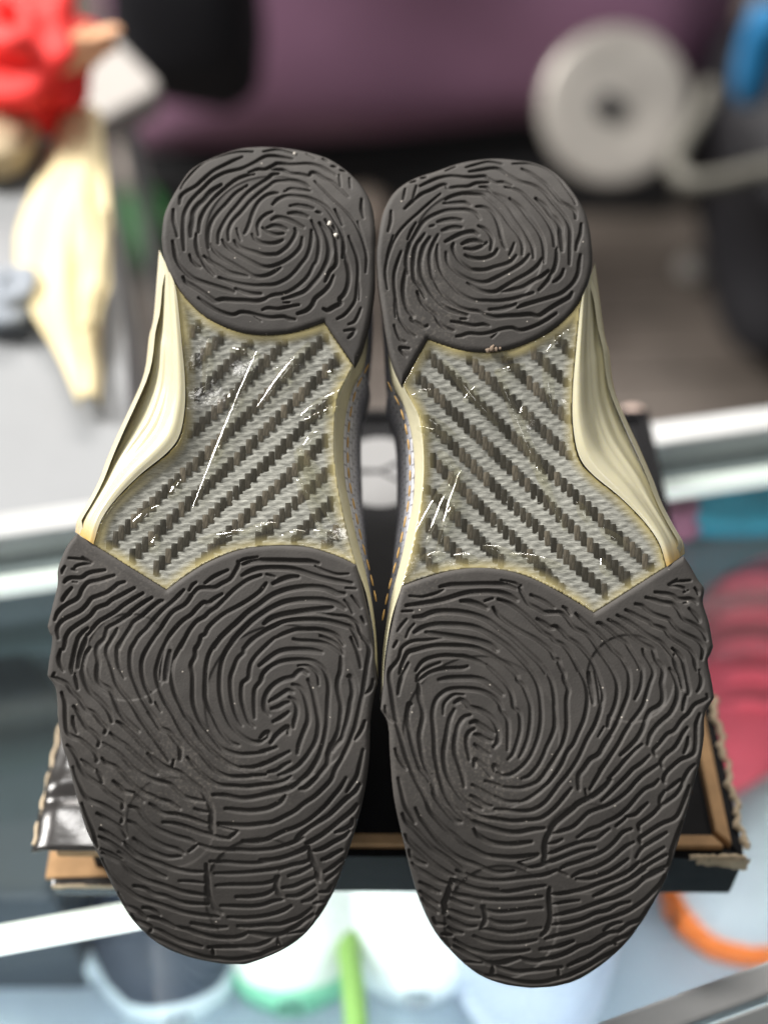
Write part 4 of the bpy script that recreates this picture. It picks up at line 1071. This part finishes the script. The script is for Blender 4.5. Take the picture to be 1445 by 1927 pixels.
        at_ = o.data.attributes.new('edge', 'FLOAT', 'POINT'); at_.data.foreach_set('value', np.full(len(v), 0.02, np.float32))

    # --- milky side wall on the outer side of the arch, folded lengthwise
    def wall(name, A, B, hA, hB, prof, m, wrinkle, back, n=150, mm=34, edge=None):
        A = resample(A, n); B = resample(B, n); v = []; ed = []
        flip = side == 'R'
        for i in range(n):
            u = i/(n-1); ha = macro(A[i], toe_b, heel_b)+hA; hb_ = macro(B[i], toe_b, heel_b)+hB
            for j in range(mm):
                t = j/(mm-6); tt = min(t, 1.0)
                p = A[i]*(1-tt)+B[i]*tt; h = ha+(hb_-ha)*prof(tt) + wrinkle(u, tt)
                if t > 1: k = (t-1)*(mm-6)/5; p = p-(B[i]-A[i])*0.02*k; h -= back*k
                v.append((p[0], p[1], h)); ed.append(edge(u, tt) if edge else 0.0)
        q = np.array(grid_faces(n, mm)); q = q if flip else q[:, ::-1]
        if name == 'medial_band': q = q[:, ::-1]
        o = mesh_np(name, np.array(v)-off, q, m, root)
        at_ = o.data.attributes.new('edge', 'FLOAT', 'POINT'); at_.data.foreach_set('value', np.array(ed, np.float32)); return o
    podo = spline(side_ab(POD_OUT, side, -0.014), 6)
    def folds(u, t):
        g = math.sin(math.pi*t)
        f = 0.0022*math.exp(-((t-0.16)/0.13)**2)                                  # rounded lip beside the window
        f += -0.0020*math.exp(-((t-0.42)/0.10)**2)
        for a, b0, c, w in ((0.75, .95, .0014, .05), (0.55, .78, .0013, .035), (0.95, .55, .0013, .04), (0.3, .75, .0010, .03), (0.62, .45, .0009, .03)):
            f += c*math.exp(-((t-(b0+(a-0.5)*0.9*(u-0.5)))/w)**2)*math.sin(math.pi*min(max(u*1.05, 0), 1))*(0.5+0.5*math.cos(6*(u-a)))
        f += 0.00035*math.sin(38*t+9*u+2*math.sin(7*u))*g + 0.00022*math.sin(71*t-14*u)*g
        return 0.6*f*(0.3+0.7*math.sin(math.pi*min(1, u*1.0)))
    wall('side_wall', lat, podo, -0.0004, -0.014, lambda t: 0.12*t+0.88*t**2.2, M['pod'], folds, 0.006,
         edge=lambda u, t: max(0.0, min(1.0, (u-0.93)/0.07))*0.9+0.25*math.exp(-((t-.98)/.04)**2))
    bando = spline(side_ab(BAND_OUT, side, -0.010), 6)
    medx = spline(np.vstack([side_ab([(692,600)], side), side_ab(WIN_MED, side), side_ab([(690,1120),(703,1190),(706,1240)], side)]), 6)
    wall('medial_band', medx, bando, -0.0016, -0.010, lambda t: t**1.1, M['band'], lambda u, t: 0.0006*math.exp(-((t-.12)/.08)**2), 0.004, n=90, mm=18)

    # --- midsole and upper behind the soles
    cen = np.array([mid_a, -0.01])
    hl = lambda k: spline(own(heel_px[k]), 5)
    fl = lambda k: spline(own(fore_px[k]), 5)
    ring = np.vstack([hl(1)[:-1], hl(2)[:-1], hl(3)[:-4], bando[6:-5], fl(3)[2:-1], fl(4)[:-1], fl(5)[:-1], fl(6)[:-2], podo[::-1][3:-8]])
    ring = resample(ring, 200, True)
    tang = np.roll(ring, -1, 0)-np.roll(ring, 1, 0); nrm = np.stack([tang[:, 1], -tang[:, 0]], -1); nrm /= np.linalg.norm(nrm, axis=1)[:, None]+1e-12
    area2 = np.sum(ring[:, 0]*np.roll(ring[:, 1], -1)-np.roll(ring[:, 0], -1)*ring[:, 1]); nrm *= np.sign(area2)
    bm_ = (ring[:, 1]-toe_b)/(heel_b-toe_b)
    def stack(name, levels, m, cap=True):
        v = []; n = len(ring)
        for P, h in levels: v += [(p[0], p[1], z) for p, z in zip(P, h)]
        q = np.array(grid_faces(len(levels), n, True))
        if area2 < 0: q = q[:, ::-1]
        tris = []
        if cap:
            c = np.mean(levels[-1][0], 0); v.append((c[0], c[1], np.mean(levels[-1][1]))); base = (len(levels)-1)*n
            tris = [(base+j, base+(j+1) % n, len(v)-1) for j in range(n)]
        return mesh_np(name, np.array(v)-off, q, m, root, tris=tris)
    h0 = macro(ring, toe_b, heel_b)
    stack('midsole', [(ring-nrm*0.004, h0-0.0045), (ring-nrm*0.0022, h0-0.006), (ring-nrm*0.002, h0-0.010), (ring-nrm*0.003, h0-0.016), (ring-nrm*0.006, h0-0.019)], M['band'], False)
    Hs = np.array([(0, .018), (.05, .040), (.14, .060), (.26, .083), (.42, .110), (.55, .138), (.62, .138), (.75, .125), (.92, .118), (1.0, .105)])
    H = np.interp(bm_, Hs[:, 0], Hs[:, 1])
    spine_b = np.clip(ring[:, 1], toe_b+0.045, heel_b-0.038)
    lohi = []
    for b in spine_b:
        k = np.abs(ring[:, 1]-b) < 0.004; lohi.append(ring[k, 0].mean() if k.any() else mid_a)
    spine = np.stack([np.array(lohi), spine_b], -1)
    archk = np.exp(-((bm_-0.60)/0.16)**2)*(np.abs(ring[:, 0]) < np.abs(spine[:, 0]))      # inner side of the arch bulges
    levels = []
    for q in np.linspace(0, 1, 16):
        s = (1-math.cos(q*math.pi/2))**1.5*0.93; g = math.sin(q*math.pi/2)
        P = (ring-nrm*0.003)*(1-s)+spine*s + nrm*((0.0085*archk+0.001)*math.sin(math.pi*min(1, (q+.012)**0.6*1.15)))[:, None]
        levels.append((P, h0-0.0085-H*g))
    up = stack('upper', levels, M['knit'])
    # collar opening and tongue on the far side of the shoe
    c = spine[np.argmin(np.abs(bm_-0.72))]
    tv = []
    for k in range(14):
        t = k/13
        for j in range(7):
            s = (j/6-.5)*2; tv.append((c[0]+s*0.026*(1-.25*t), c[1]-0.07+0.05*t, -0.075-0.062*t**0.8-0.010*(1-s*s)))
    mesh_np('tongue', np.array(tv)-off, grid_faces(14, 7), M['lining'], root)
    for k in range(5):
        t = k/4; pts = [(c[0]+s*0.03*(1-.2*t), c[1]-0.082+0.045*t, -0.086-0.048*t-0.010*(1-s*s)) for s in np.linspace(-1, 1, 9)]
        vv, ff = tube_mesh(pts, 0.0032, 8); mesh_np('lace', np.array(vv)-off, ff, M['knit'], root)
    # orange topstitching on the inner side
    bl = resample(bando, 400); acc = 0; last = None; k = 40
    L = np.r_[0, np.cumsum(np.linalg.norm(np.diff(bl, axis=0), axis=1))]
    sgn = 1 if side == 'L' else -1
    for s0 in np.arange(0.009, L[-1]-0.030, 0.0058):
        p = np.array([np.interp(s0, L, bl[:, 0]), np.interp(s0, L, bl[:, 1])]); q = np.array([np.interp(s0+0.004, L, bl[:, 0]), np.interp(s0+0.004, L, bl[:, 1])])
        h = macro(p, toe_b, heel_b)-0.0108
        pts = [(p[0]+(q[0]-p[0])*t+sgn*0.0016, p[1]+(q[1]-p[1])*t, h+0.0006*math.sin(math.pi*t)) for t in np.linspace(0, 1, 5)]
        vv, ff = tube_mesh(pts, [0.0002, 0.00034, 0.00038, 0.00034, 0.0002], 6)
        mesh_np('stitch', np.array(vv)-off, ff, M['stitch'], up)
    if side == 'L': bits = [('pale_fleck', (620, 421), .0009, M['fleck']), ('pale_fleck', (632, 443), .0008, M['fleck']), ('pale_fleck', (554, 289), .0005, M['fleck'])]
    else: bits = [('dirt_crumb', (925, 657), .0011, M['dirt']), ('dirt_crumb', (918, 660), .0009, M['dirt']), ('dirt_crumb', (933, 658), .0008, M['dirt']), ('dirt_crumb', (928, 652), .0006, M['dirt']), ('dirt_crumb', (941, 656), .0005, M['dirt'])]
    r = random.Random(6)
    for nm, p, s_, m in bits:
        q = own(np.array([p], float))[0]; h = macro(q, toe_b, heel_b); bm = bmesh.new(); bmesh.ops.create_icosphere(bm, subdivisions=2, radius=s_)
        for vt in bm.verts: vt.co *= r.uniform(.65, 1.15); vt.co.y *= 1.25; vt.co.z *= .7
        o = bm_obj(nm, bm, m, root, smooth=True); o.location = (q[0]-off[0], q[1]-off[1], h-off[2]+s_*.1)
    return root

M['fleck'] = mat('pale_grit', (.62, .58, .52), .8, .1); M['dirt'] = mat('brown_dirt', (.20, .15, .11), .95, .3, 900)
build_shoe('L', 'left shoe of the pair, sole towards us, two white flecks in its heel tread')
build_shoe('R', 'right shoe of the pair, sole towards us, set slightly lower than the left')
